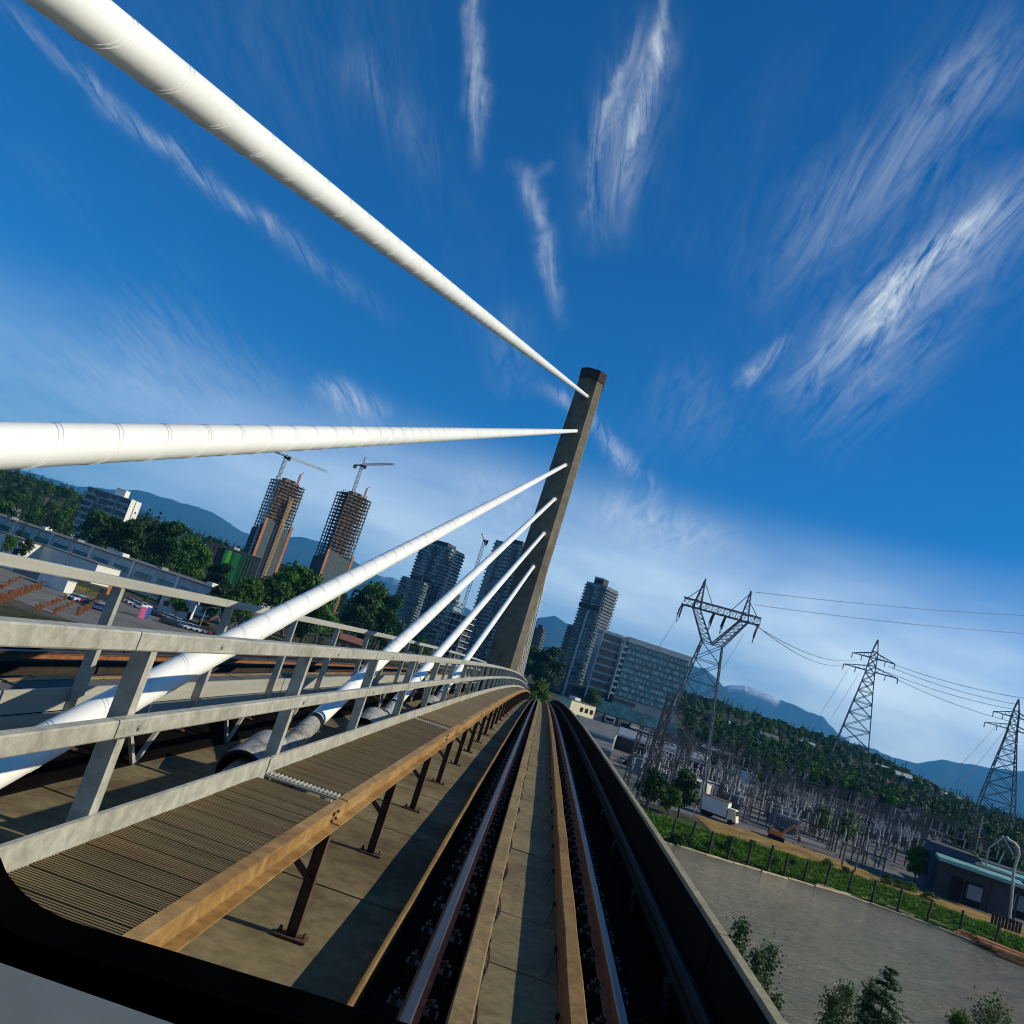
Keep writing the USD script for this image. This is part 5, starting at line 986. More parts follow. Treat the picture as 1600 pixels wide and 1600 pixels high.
def truss(mb, p, q, w, hgt, n, wb, wc, taper=1.0):
    p, q = np.array(p, float), np.array(q, float); d = q - p; L = np.linalg.norm(d); d /= L; a = np.cross(d, [0, 0, 1.0]); a /= np.linalg.norm(a) + 1e-9; u = np.cross(a, d)
    def cor(s): k = 1 + (taper - 1) * s / L; c = p + d * s; return [c + a * w * k / 2 - u * hgt * k / 2, c - a * w * k / 2 - u * hgt * k / 2, c - a * w * k / 2 + u * hgt * k / 2, c + a * w * k / 2 + u * hgt * k / 2]
    A, B = cor(0), cor(L)
    for i in range(4): mb.bar(A[i], B[i], wc)
    for k in range(n):
        C0, C1 = cor(L * k / n), cor(L * (k + 1) / n)
        for i in range(4): j = (i + 1) % 4; mb.bar(C0[i], C1[j], wb) if k % 2 else mb.bar(C0[j], C1[i], wb)
        for i in range(4): mb.bar(C1[i], C1[(i + 1) % 4], wb)
PYY = 180.0; pa = wh(1137, 914, PYY); pz0 = -17.0
pt = thing('pylon', 'large grey lattice pylon with a twin peaked top standing in the substation', 'pylon', (30.6, PYY, pz0), math.radians(-14))
lattice_leg(pt, [(0, 6.6), (9, 5.2), (17, 4.1), (24, 3.2), (28.5, 2.6), (32.2, 2.1)], 0, M['pyl'], .27, .13)
for sg in (-1, 1):
    mb = MB(); c = [(sg * 1.05 + dx, dy) for dx, dy in ((-1.0, -2.1), (1.0, -2.1), (1.0, 2.1), (-1.0, 2.1))]; e = [(sg * 4.9 + dx, dy) for dx, dy in ((-.8, -1.0), (.8, -1.0), (.8, 1.0), (-.8, 1.0))]
    for i in range(4): mb.bar((*c[i], 32.2), (*e[i], 38.4), .22)
    n = 7
    for k in range(n):
        f0_, f1_ = k / n, (k + 1) / n
        for i in range(4):
            j = (i + 1) % 4; pA = np.array([*c[i], 32.2]) * (1 - f0_) + np.array([*e[i], 38.4]) * f0_; pB = np.array([*c[j], 32.2]) * (1 - f1_) + np.array([*e[j], 38.4]) * f1_; pC = np.array([*c[i], 32.2]) * (1 - f1_) + np.array([*e[i], 38.4]) * f1_
            mb.bar(pA, pB, .10); mb.bar(pC, pB, .09)
    mb.build('fork_arm', M['pyl'], pt)
    mb = MB()
    for dx, dy in ((-.8, -1), (.8, -1), (.8, 1), (-.8, 1)): mb.bar((sg * 4.9 + dx, dy, 38.4), (sg * 4.7, 0, 44.9), .24)
    for k in range(4):
        z = 39.8 + 1.3 * k; r = 1 - (z - 38.4) / 6.5; mb.bar((sg * 4.9 - .8 * r, -r, z), (sg * 4.9 + .8 * r, -r, z + .9), .12); mb.bar((sg * 4.9 - .8 * r, r, z), (sg * 4.9 + .8 * r, r, z), .12)
    mb.bar((sg * 4.7, 0, 44.3), (sg * 2.0, 0, 40.0), .14); mb.bar((sg * 4.7, 0, 43), (sg * 7.9, 0, 39.2), .14)
    mb.build('peak', M['pyl'], pt)
mb = MB(); truss(mb, (-8.0, 0, 39.2), (8.0, 0, 39.2), 1.9, 1.5, 13, .085, .19); mb.build('crossarm', M['pyl'], pt)
for x in (-7.8, -1.2, 1.2, 7.8):
    for dy in (-1, 1):
        mb = MB(); mb.tube([(x, dy * .9, 38.4), (x - .2, dy * 1.6, 37.2), (x - .3, dy * 2.0, 35.9)], .16, 6); mb.build('insulator', M['dgrey'], pt)
    mb = MB(); a_ = np.linspace(-1, 1, 9); mb.tube([(x - .3, 2.0 * q, 35.9 - 1.3 * (1 - q * q)) for q in a_], .07, 5); mb.build('jumper', M['dgrey'], pt)
def pylon2(px, py, y, label, h):
    p = wh(px, py, y); z0 = p[2] - h; t = thing('pylon', label, 'pylon', (p[0], y, z0), math.radians(-20)); s = h / 56
    lattice_leg(t, [(0, 7.6 * s), (8 * s, 6.6 * s), (15 * s, 5.6 * s), (21.5 * s, 4.7 * s), (27 * s, 3.9 * s), (32 * s, 3.1 * s), (36.5 * s, 2.5 * s), (40.5 * s, 2.0 * s), (44 * s, 1.75 * s), (47.5 * s, 1.5 * s), (50.5 * s, 1.2 * s), (56 * s, .15)], 0, M['pyl'], .42, .25)
    for z, hw in ((41.5, 11.5), (47.5, 9.0)):
        mb = MB()
        for sg in (-1, 1):
            e = (sg * hw * s, 0, z * s)
            for dy in (-1, 1): mb.bar((sg * 1.6 * s, dy * 1.6 * s, z * s), e, .3); mb.bar((sg * 1.5 * s, dy * 1.4 * s, (z + 2.2) * s), e, .26)
            for k in range(1, 5): f = k / 5; mb.bar((sg * hw * s * f, 0, z * s), (sg * (1.5 + (hw - 1.5) * f) * s, 0, (z + 2.2 * (1 - f)) * s), .18)
        mb.build('crossarm', M['pyl'], t)
        for sg in (-1, 1):
            for f in (1, .55): mb = MB(); mb.tube([(sg * hw * s * f, 0, z * s), (sg * hw * s * f, .3, (z - 2.4) * s)], .2, 5); mb.build('insulator', M['dgrey'], t)
    return p
q2 = pylon2(1372, 1000, 400, 'tall pointed lattice pylon with two crossarms in the middle of the right skyline', 56); q3 = pylon2(1592, 1093, 400, 'pointed lattice pylon cut by the right edge of the picture', 53)
M['wire'] = plain('aluminium_conductor', (0.12, 0.125, 0.13), .5, .3, .1, 1)
def wire(p, q, sag, label, r=.085):
    t = thing('power_line', label, 'wire'); p, q = np.array(p, float), np.array(q, float); f = np.linspace(0, 1, 25)
    mb = MB(); mb.tube([p + (q - p) * k - np.array([0, 0, 4 * sag * k * (1 - k)]) for k in f], r, 5); mb.build('conductor', M['wire'], t)
T1 = [AY(1178, 976, 182), AY(1185, 980, 180)]
wire(T1[0], AY(1337, 1031, 398), 3.0, 'upper thin conductor from the large pylon to the middle pylon'); wire(T1[1], AY(1330, 1038, 398), 3.5, 'lower thin conductor from the large pylon to the middle pylon')
for k, (a, b, lab) in enumerate([((1385, 1034), (1600, 1091), 'highest conductor from the middle pylon to the right edge'), ((1388, 1041), (1590, 1101), 'second conductor from the middle pylon to the right pylon'), ((1386, 1050), (1582, 1108), 'third conductor from the middle pylon to the right pylon'), ((1391, 1056), (1578, 1127), 'lowest conductor from the middle pylon to the right pylon')]): wire(AY(*a, 398), AY(*b, 398), 1.6, lab, .11)
wire(AY(1180, 925, 120), AY(1640, 963, 150), .5, 'faint upper wire crossing the pale sky at the right', .035); wire(AY(1180, 945, 120), AY(1640, 992, 150), .5, 'faint lower wire crossing the pale sky at the right', .035)
for k, (a, b, lab) in enumerate([((1063, 955), (1030, 1010), 'wire dropping from the left end of the large pylon'), ((1162, 990), (1125, 1050), 'wire dropping from the right arm of the large pylon')]): wire(AY(*a, 178), AY(*b, 150), .3, lab, .035)
for k, (a, b, lab) in enumerate([((1325, 1046), (1282, 1115), 'wire slanting down left of the middle pylon'), ((1342, 1052), (1300, 1120), 'wire slanting down just left of the middle pylon body'), ((1560, 1130), (1482, 1215), 'wire slanting down left of the right pylon'), ((1575, 1135), (1500, 1225), 'second wire slanting down left of the right pylon')]): wire(AY(*a, 395), AY(*b, 330), .5, lab, .07)
# ------------------------------------------------------------------ substation
GL = 'grey lattice gantry frame hung with pale insulators in the substation'
def make_gantry(loc, rz):
    t = thing('substation_gantry', GL, 'gantry', loc, rz, 1, 'gantries of the substation')
    for x in (-5.5, 5.5):
        mb = MB()
        for sx, sy in ((-1, -1), (1, -1), (1, 1), (-1, 1)): mb.bar((x + sx * .55, sy * .55, 0), (x + sx * .3, sy * .3, 11), .15)
        for k in range(8): f = k / 8; r = .55 - .25 * f; q = 1 if k % 2 else -1; mb.bar((x - q * r, -r, k * 1.375), (x + q * r, -r, k * 1.375 + 1.375), .1); mb.bar((x + r, -q * r, k * 1.375), (x + r, q * r, k * 1.375 + 1.375), .1)
        mb.bar((x, 0, 11), (x, 0, 14.5), .12); mb.build('column', M['subst'], t)
    mb = MB(); truss(mb, (-5.5, 0, 10.4), (5.5, 0, 10.4), .6, .8, 9, .09, .14); mb.build('beam', M['subst'], t)
    for x in (-3.4, 0, 3.4): mb = MB(); mb.tube([(x, 0, 10), (x, .2, 9.2), (x, .4, 8.4), (x, .5, 7.8)], [.13, .2, .13, .18], 6); mb.build('insulator', M['ceram'], t)
    mb = MB(); mb.tube([(-5.5, .5, 7.7), (0, .5, 7.5), (5.5, .5, 7.7)], .07, 5); mb.build('busbar', M['ceram'], t); return t
def make_post(loc, rz):
    t = thing('switch_post', 'three pale insulators on a steel frame among the substation gantries', 'switchgear', loc, rz, 1, 'switch posts of the substation')
    mb = MB()
    for x in (-1.8, 0, 1.8): mb.bar((x, 0, 0), (x, 0, 2.6), .22)
    mb.bar((-2.2, 0, 2.6), (2.2, 0, 2.6), .25); mb.build('frame', M['subst'], t)
    for x in (-1.8, 0, 1.8): mb = MB(); mb.tube([(x, 0, 2.7), (x, 0, 3.4), (x, 0, 4.1), (x, 0, 4.9)], [.22, .14, .22, .12], 7); mb.bar((x, -1.2, 5.0), (x, 1.2, 5.0), .12); mb.build('insulator', M['ceram'], t)
    return t
def make_trafo(loc, rz):
    t = thing('transformer', 'grey boxy transformer with cooling fins and three bushings in the substation', 'transformer', loc, rz, 1, 'transformers of the substation')
    MB().box(-2.4, 2.4, -1.4, 1.4, .3, 3.4).build('tank', M['trafo'], t)
    for k in range(9): MB().box(-2.2 + k * .5, -2.05 + k * .5, -2.2, -1.41, .6, 3.1).build('cooling_fin', M['trafo'], t)
    for x in (-1.5, 0, 1.5): mb = MB(); mb.tube([(x, .3, 3.4), (x * 1.15, .3, 4.2), (x * 1.3, .3, 5.4)], [.26, .18, .08], 7); mb.build('bushing', M['ceram'], t)
    mb = MB(); mb.tube([(-2.2, 1.2, 4.0), (2.2, 1.2, 4.0)], .4, 10); mb.build('conservator', M['trafo'], t); MB().box(-2.8, 2.8, -2.4, 1.8, 0, .3).build('plinth', M['grey'], t); return t
rs = random.Random(11); g0 = p0_ = t0_ = None
yaw = math.radians(-14)
for r_ in range(13):
    for c_ in range(13):
        v_ = 178 + r_ * 12.4 + rs.uniform(-2, 2); u_ = 26 + c_ * 10.2 + rs.uniform(-1, 1) + r_ * 2.2
        x, y = u_, v_ - (u_ - 40) * .12
        if (x > 76 and y < 196) or y < bank(x) + 33 or x / y > .60 or x / y < .1: continue
        if math.hypot(x - 30.6, y - PYY) < 8 or (y < 186 and 34 < x < 50): continue
        k = rs.random()
        if k < .55:
            rz = yaw + (pi / 2 if rs.random() < .3 else 0); sc = rs.uniform(.75, 1.15)
            if g0 is None: g0 = make_gantry((x, y, -17), rz)
            else: copy_of(g0, (x, y, -17), rz, sc)
        if k > .42:
            if p0_ is None: p0_ = make_post((x + 2, y - 5, -17), yaw)
            else: copy_of(p0_, (x + 2, y - 5, -17), yaw, rs.uniform(.9, 1.25))
            copy_of(p0_, (x - 4, y - 9, -17), yaw, rs.uniform(.9, 1.25))
        if rs.random() < .22:
            if t0_ is None: t0_ = make_trafo((x - 2, y + 5, -17), yaw)
            else: copy_of(t0_, (x - 2, y + 5, -17), yaw + pi * rs.randint(0, 1))
def pole(name, label, px, pyt, y, r, mat, arm=None, cat='pole', group=None):
    p = wh(px, pyt, y); g = ground_z(p[0], y); t = thing(name, label, cat, (p[0], y, g), 0, 1, group); h = p[2] - g
    mb = MB(); mb.tube([(0, 0, -.3), (0, 0, h)], [r, r * .65], 7); mb.build('shaft', M[mat], t)
    if arm == 'lamp': mb = MB(); mb.tube([(0, 0, h), (.5, 0, h + .7), (1.6, 0, h + 1.0)], r * .5, 6); mb.build('arm', M[mat], t); mb = MB(); mb.box(1.4, 2.3, -.2, .2, h + .9, h + 1.1); mb.build('lamp_head', M['galv'], t)
    if arm == 'cross': mb = MB(); mb.bar((-1.4, 0, h - .6), (1.4, 0, h - .6), .16); mb.build('crossarm', M['wood'], t); [MB().tube([(x, 0, h - .5), (x, 0, h - .15)], .09, 6).build('insulator', M['ceram'], t) for x in (-1.2, 0, 1.2)]
for a in [('wooden_pole', 'tall thin pole with pale insulators at the edge of the yellow dirt slope', 1355, 1278, 163, .17, 'pyl_r', 'cross'), ('wooden_pole', 'tall bare pole left of the one with insulators', 1342, 1240, 166, .17, 'pyl_r', None), ('wooden_pole', 'thin pole leaning out of the dark trees left of the shed roofs', 1400, 1262, 200, .16, 'galv', None),
          ('street_lamp', 'street lamp on the road beyond the portable toilets', 322, 952, 215, .12, 'galv', 'lamp'), ('wooden_pole', 'utility pole right of the street lamp by the far handrail', 352, 955, 208, .16, 'pyl_r', 'cross'), ('wooden_pole', 'pole in front of the long industrial building at the far left', 22, 812, 262, .18, 'pyl_r', 'cross'), ('wooden_pole', 'pole before the white annexe wall', 115, 850, 258, .16, 'pyl_r', None),
          ('light_mast', 'bright floodlight mast left in the substation', 975, 1178, 200, .16, 'ceram', None), ('light_mast', 'white mast in front of the depot roofs', 1023, 1180, 195, .14, 'ceram', None), ('light_mast', 'pale mast beside the white truck', 1098, 1220, 172, .14, 'ceram', None), ('street_lamp', 'lamp post standing by the loading door of the office podium', 1011, 1136, 330, .16, 'galv', 'lamp'), ('wooden_pole', 'tall pole among the dark trees at right behind the blue shed', 1536, 1275, 230, .18, 'galv', None)]: pole(*a)
# steel pylon legs seen in front: a smaller rusty mast left of the large pylon
s1 = wh(1052, 1075, 150); t = thing('lattice_mast', 'slim brown lattice mast rising in front of the large pylon legs', 'mast', (s1[0], 150, ground_z(s1[0], 150)), 0)
lattice_leg(t, [(z, 1.0 - .025 * z) for z in np.arange(0, s1[2] - ground_z(s1[0], 150), 2.2)], 0, M['pyl_r'], .18, .1)
# ------------------------------------------------------------------ the far shore: piles, logs, shed, machines
ORD = 'first second third fourth fifth sixth seventh eighth ninth tenth eleventh twelfth thirteenth fourteenth fifteenth sixteenth seventeenth eighteenth nineteenth'.split()
for k in range(19):
    px = 1062 + k * 29.5; x0 = 22 + (px - 1062) * .098
    p = AZ(px + 4, 1338 + k * 6.6 - (3 if k < 6 else 0), -18.4); x = p[0]; y = float(bank(x)) + 1.0
    t = thing('mooring_pile', f'dark weathered timber pile by the log boom, {ORD[k]} from the bridge', 'pile', (x, y, -20.5), 0, 1, 'timber piles along the far bank')
    MB().tube([(0, 0, 0), (R.uniform(-.06, .06), 0, 2.5), (R.uniform(-.12, .12), R.uniform(-.1, .1), 5.2 + R.uniform(-.4, .5))], [.24, .22, .2], 8).build('shaft', M['wood'], t)
lg = None
for k in range(16):
    x = 17 + k * 4.6; x2 = x + 4.5; y, y2 = float(bank(x)) - .7, float(bank(x2)) - .7; a = math.atan2(y2 - y, x2 - x)
    if lg is None:
        lg = thing('floating_log', 'pale bleached log of the boom under the grass bank, first from the bridge', 'log', (x, y, -18.93), a, 1, 'logs of the boom'); mb = MB(); mb.tube([(0, 0, 0), (1.6, .03, .02), (3.2, -.02, 0), (4.6, 0, 0)], [.24, .22, .2, .17], 9); mb.build('trunk_log', M['log'], lg)
    else: copy_of(lg, (x, y + R.uniform(-.2, .2), -18.93 + R.uniform(-.05, .06)), a + R.uniform(-.05, .05), R.uniform(.9, 1.15), f'pale bleached log of the boom under the grass bank, {ORD[k]} from the bridge')
for k in range(12):
    x = R.uniform(48, 76); y = float(bank(x)) + R.uniform(.3, 2.2); copy_of(lg, (x, y, ground_z(x, y) + .2), R.uniform(-.5, .4), R.uniform(.5, .9), 'pale driftwood log stranded on the shore among the piles', 'driftwood on the shore')
lo = None
for k in range(15):
    p = AZ(1530 + k * 6, 1470 + k * 3.0 + R.uniform(-2, 3), -18.6); loc = (p[0], p[1] + R.uniform(0, 2), -18.7 + .3 * (k % 3)); rz = R.uniform(-.5, -.1)
    if lo is None: lo = thing('orange_log', 'orange peeled log in the raft at the right edge of the river', 'log', loc, rz, 1, 'orange logs in the raft'); MB().tube([(-3.2, 0, 0), (0, .03, .02), (3.2, 0, 0)], [.32, .3, .26], 9).build('trunk_log', M['log_o'], lo)
    else: copy_of(lo, loc, rz, R.uniform(.8, 1.2))
# sawmill
p = wh(1487, 1365, 172); s = Site('mill_shed', 'dark blue shed at the left end of the mill on the right shore', 'shed', p[0], 172, -.25, -17.2); s.box('wall', M['blue'], -4, 3.4, 0, 8, 0, 8.4); s.box('wall_panel', M['bluegrey'], 2.3, 3.2, -.1, -.003, .5, 6); s.box('roof', M['dgrey'], -4.3, 3.7, -.4, 8.4, 8.4, 8.8); s.box('door', M['dgrey'], -2.5, .2, -.08, -.003, 0, 5)
for lab, px, py, y, w in [('mill building with a sea green metal roof edge on the right shore', 1532, 1357, 168, 13), ('second mill building with a sea green roof at the right edge', 1605, 1372, 176, 14)]:
    p = wh(px, py, y); s = Site('mill_building', lab, 'building', p[0], y, -.2, -17.2); h = p[2] + 17.2; s.box('wall', M['dgrey'], -w / 2, w / 2, 1.2, 12, 0, h - .4)
    mb = MB(); mb.hexa([(-w / 2 - .6, -1, h - .9), (w / 2 + .6, -1, h - .9), (w / 2 + .6, 2.2, h - .5), (-w / 2 - .6, 2.2, h - .5), (-w / 2 - .6, -1, h - .3), (w / 2 + .6, -1, h - .3), (w / 2 + .6, 2.2, h + .1), (-w / 2 - .6, 2.2, h + .1)]); mb.build('roof', M['teal'], s.t)
    for k in range(4): s.box('post', M['wood'], -w / 2 + k * w / 3 - .15, -w / 2 + k * w / 3 + .15, -.6, -.3, 0, h - .95)
    s.box('upper_roof', M['dgrey'], -w / 2 - .5, w / 2 + .5, 2.3, 12.3, h - .39, h + .3); s.box('bay_opening', M['rubber'], -w * .3, w * .1, 1.1, 1.19, 0, h * .6); s.box('pale_hopper', M['grey'], -w * .1, w * .08, -.2, 1.0, 1.5, h * .55)
pts = [AY(px, py, 165) for px, py in ((1577, 1440), (1581, 1400), (1584, 1360), (1592, 1335), (1591, 1325), (1585, 1317), (1576, 1312), (1573, 1308), (1566, 1307))]; c = pts[0]; t = thing('blower_pipe', 'pale curved blower pipe rising above the mill roofs', 'pipe', (c[0], c[1], c[2])); MB().tube([q - c for q in pts], .26, 10).build('pipe', M['galv'], t)
mb = MB(); [mb.bar(np.array(AY(*a, 168)) - c, np.array(AY(*b, 168)) - c, .22) for a, b in (((1545, 1325), (1568, 1308)), ((1568, 1308), (1583, 1335)), ((1545, 1325), (1540, 1355)), ((1560, 1350), (1570, 1330)))]; mb.build('support_frame', M['galv'], t)
for k in range(9):
    px = 1562 + k * 5.5; p = AZ(px, 1462 + k * 2.0, -18); t = thing('timber_post', 'short dark post of the mill wharf behind the orange logs', 'post', (p[0], p[1] + 3, -20), 0, 1, 'wharf posts behind the orange logs'); MB().tube([(0, 0, 0), (0, 0, 4.8)], .22, 7).build('shaft', M['wood'], t)
# lorry, excavators, cars, toilets
def lorry(lab, px, py, y, a, body, cab):
    p = AZ(px, py, -17); s = Site('lorry', lab, 'lorry', p[0], p[1], a, -17)
    s.box('cargo_box', M[body], -3.2, 2.2, -1.25, 1.25, 1.0, 3.7); s.box('roof', M['roofr'], -3.22, 2.22, -1.27, 1.27, 3.7, 3.85)
    mb = MB(); mb.hexa([(2.4, -1.15, .7), (4.3, -1.15, .7), (4.3, 1.15, .7), (2.4, 1.15, .7), (2.4, -1.1, 2.9), (3.7, -1.1, 2.9), (3.7, 1.1, 2.9), (2.4, 1.1, 2.9)]); mb.build('cab', M[cab], s.t); mb = MB(); mb.hexa([(3.80, -1.0, 1.9), (4.02, -1.0, 1.9), (4.02, 1.0, 1.9), (3.80, 1.0, 1.9), (3.70, -1.0, 2.7), (3.80, -1.0, 2.7), (3.80, 1.0, 2.7), (3.70, 1.0, 2.7)]); mb.build('windscreen', M['glass_d'], s.t); s.box('chassis', M['dgrey'], -3.2, 4.1, -.5, .5, .6, .99)
    for x in (-2.2, -1.1, 3.2):
        for yy in (-1.1, 1.1): mb = MB(); mb.tube([(x, yy - .15, .5), (x, yy + .15, .5)], .5, 12); mb.build('wheel', M['tyre'], s.t)
lorry('white box lorry with a red roof edge parked by the substation fence', 1116, 1279, 172, -.45, 'white', 'cream')
def excavator(lab, px, py, a, sc, mat='orangep'):
    p = AZ(px, py, -17); t = thing('excavator', lab, 'excavator', (p[0], p[1], -17), a, sc)
    for yy in (-1.1, 1.1): MB().box(-1.9, 1.9, yy - .3, yy + .3, 0, .85).build('track', M['tyre'], t)
    MB().box(-1.8, 1.3, -1.2, 1.2, 1.0, 2.1).build('body', M[mat], t); MB().box(.2, 1.5, .2, 1.2, 2.1, 3.1).build('cab', M['glass_d'], t); MB().box(-2.2, -1.4, -1.1, 1.1, 1.0, 2.3).build('counterweight', M['dgrey'], t)
    mb = MB(); mb.bar((1.0, -.3, 1.8), (3.4, -.3, 4.6), .45, .55); mb.build('boom', M[mat], t); mb = MB(); mb.bar((3.4, -.3, 4.6), (5.0, -.3, 2.2), .35, .4); mb.build('stick', M[mat], t); mb = MB(); mb.hexa([(4.6, -.8, 1.2), (5.4, -.8, 1.4), (5.4, .2, 1.4), (4.6, .2, 1.2), (4.7, -.8, 2.2), (5.2, -.8, 2.3), (5.2, .2, 2.3), (4.7, .2, 2.2)]); mb.build('bucket', M['leg_steel'], t)
excavator('rust orange excavator on the dirt slope before the substation', 1212, 1312, -.3, .8); excavator('orange excavator with raised arm on the construction site left of the handrail post', 158, 945, 2.0, 1.2); excavator('small orange digger among cars beyond the far handrail', 318, 977, .4, .8)
for lab, px, m_ in (('pink portable toilet beyond the far handrail', 219, 'pink'), ('blue portable toilet beside the pink one', 226, 'bluep')):
    p = AZ(px, 966, -17); t = thing('portable_toilet', lab, 'toilet', (p[0], p[1], -17), .5, 1.25); MB().box(-.6, .6, -.6, .6, 0, 2.2).build('cabin', M[m_], t); mb = MB(); mb.hexa([(-.62, -.62, 2.2), (.62, -.62, 2.2), (.62, .62, 2.2), (-.62, .62, 2.2), (-.5, -.4, 2.5), (.5, -.4, 2.5), (.5, .4, 2.5), (-.5, .4, 2.5)]); mb.build('roof', M['white'], t); MB().box(-.45, .45, -.64, -.605, .1, 2.0).build('door', M[m_], t)
# rows of sheet piles on the site
sp = None
for row, (a, b, n) in enumerate([((0, 942), (62, 920), 13), ((120, 962), (148, 948), 7), ((55, 955), (100, 938), 8), ((2, 920), (30, 905), 6), ((85, 960), (112, 944), 5)]):
    for k in range(n):
        f = k / max(1, n - 1); p = AZ(a[0] + (b[0] - a[0]) * f, a[1] + (b[1] - a[1]) * f, -17); h = R.uniform(.8, 1.1) if row < 2 else R.uniform(.4, .8)
        if sp is None: sp = thing('steel_pile', 'rusty orange steel pile sticking out of the construction site mud', 'pile', (p[0], p[1], -17.2), .3, 1, 'rusty steel piles on the site'); mb = MB(); mb.box(-.28, .28, -.3, -.22, 0, 1.9); mb.box(-.28, .28, .22, .3, 0, 1.9); mb.box(-.06, .06, -.22, .22, 0, 1.9); mb.build('h_section', M['sheet'], sp)
        else: copy_of(sp, (p[0], p[1], -17.2), .3 + R.uniform(-.1, .1), (1, 1, h))
# site cabins and shed row
for k, (px, py, w, lab) in enumerate([(4, 887, 12, 'white site cabin at the far left with two windows'), (35, 897, 12, 'white site cabin right of the one at the far left'), (55, 905, 14, 'pale grey covered stockpile on the construction site'), (78, 918, 8, 'short pale cabin beside the stockpile'), (88, 922, 4, 'white tank on the construction site')]):
    p = AZ(px, py, -17); s = Site('site_cabin', lab, 'cabin', p[0], p[1], -.15, -17.1); s.box('wall', M['white'] if k != 2 else M['grey'], -w / 2, w / 2, 0, 3, 0, 2.9 if k != 2 else 1.9); s.box('roof', M['slab_w'], -w / 2 - .1, w / 2 + .1, -.1, 3.1, 2.9 if k != 2 else 1.9, 3.05 if k != 2 else 2.05)
    if k < 2:
        for q in (0, 1): s.box('window', M['glass_d'], w * .12 + q * 1.6, w * .12 + 1.0 + q * 1.6, -.05, -.003, 1.1, 2.2)
# yellow trench guard rails
for k in range(16):
    p = AZ(108 + k * 3.1, 926 + k * 1.0, -17); t = thing('yellow_barrier', 'yellow guard post in the row beside the orange excavator', 'barrier', (p[0], p[1], -17), .3, 1, 'yellow barrier row on the site'); mb = MB(); mb.bar((0, 0, 0), (0, 0, 2.2), .22); mb.build('post', M['yellow'], t); mb = MB(); mb.bar((-.7, 0, 1.7), (.7, 0, 1.7), .2); mb.build('rail', M['yellow'], t)
# cars
def make_car(loc, rz, mt, label, group):
    t = thing('parked_car', label, 'car', loc, rz, 1, group); mb = MB(); mb.hexa([(-2.2, -.88, .3), (2.2, -.88, .3), (2.2, .88, .3), (-2.2, .88, .3), (-2.15, -.84, .95), (2.1, -.84, .85), (2.1, .84, .85), (-2.15, .84, .95)]); mb.build('body', M[mt], t)
    mb = MB(); mb.hexa([(-1.7, -.78, .95), (1.1, -.78, .9), (1.1, .78, .9), (-1.7, .78, .95), (-1.2, -.66, 1.45), (.35, -.66, 1.45), (.35, .66, 1.45), (-1.2, .66, 1.45)]); mb.build('windows', M['glass_d'], t); MB().box(-1.15, .3, -.64, .64, 1.451, 1.5).build('roof', M[mt], t)
    for x in (-1.35, 1.35):
        for y in (-.82, .82): mb = MB(); mb.tube([(x, y - .1, .32), (x, y + .1, .32)], .32, 10); mb.build('wheel', M['tyre'], t)
    return t
CARS = {}
def car(px, py, col, place, rz):
    p = AZ(px, py, -17); z = ground_z(p[0], p[1]) + .07; lab = f'{col} car parked {place}'; gr = f'{col} cars {place}'
    if col not in CARS: CARS[col] = make_car((p[0], p[1], z), rz, 'car_' + col, lab, gr)
    else: copy_of(CARS[col], (p[0], p[1], z), rz, 1, lab, gr)
cols = ['white', 'grey', 'black', 'silver', 'red', 'blue', 'white', 'black']
rc = random.Random(3)
for k in range(13): car(205 + k * 6.8, 946 + k * 2.6 + rc.uniform(-3, 3), cols[(k * 5 + 1) % 8], 'in the lot beyond the far handrail', .4 + rc.uniform(-.2, .2))
for k in range(9): car(118 + k * 5, 936 + k * 2 + rc.uniform(-1, 4), cols[(k * 3) % 8], 'on the construction site by the yellow barriers', .5 + rc.uniform(-.4, .4))
for k in range(9): car(262 + k * 9, 976 + k * 2.2, cols[(k * 3 + 2) % 8], 'along the road right of the portable toilets', .45)
for k in range(14): car(905 + k * 7.5, 1127 + k * 2.6 + rc.uniform(-2, 2), cols[(k * 5 + 2) % 8], 'on the street before the concrete podium', .1)
for k in range(16): car(975 + k * 5.5, 1185 + k * 2.5 + rc.uniform(-8, 10), cols[(k * 3 + 1) % 8], 'in the yard below the yellow canopy', rc.uniform(-.3, 1.6))
# low bushes on the bank and grass tufts
bs = None
for k, (px, py, w, h) in enumerate([(1143, 1326, 3.6, 2.6), (1175, 1330, 2.0, 1.3), (1082, 1312, 4, 2), (1215, 1347, 2.4, 1.5), (1240, 1352, 2, 1.2), (1290, 1362, 2.6, 1.6), (1320, 1372, 2.2, 1.3), (1385, 1388, 3, 1.8), (1420, 1398, 3.2, 1.6), (1400, 1392, 2.4, 1.5), (1060, 1306, 3, 1.8), (1110, 1318, 2.2, 1.4), (1450, 1412, 3, 1.5)]):
    p = AZ(px, py, -17.6); lab = f'green bush on the grass bank, number {k}'
    if bs is None: bs = broadleaf('bush', 'leafy green bush growing on the grass bank behind the piles', (p[0], p[1], ground_z(p[0], p[1]) - .2), 2.4, 3.2, 900, .28, M['leaf_a'], 41, .05, 7, 'bushes on the grass bank')
    else: copy_of(bs, (p[0], p[1], ground_z(p[0], p[1]) - .2), R.uniform(0, 6), (w / 3.2, w / 3.2, h / 2.4))
rg = np.random.default_rng(9); n = 5200; gx_ = rg.uniform(10, 92, n); gy_ = bank(gx_) + rg.uniform(1.0, 10.5, n); mb = MB(); k_ = 14
a_ = rg.uniform(0, 6.28, k_); c_ = np.stack([np.cos(a_) * .22, np.sin(a_) * .22, np.full(k_, .28)], -1)
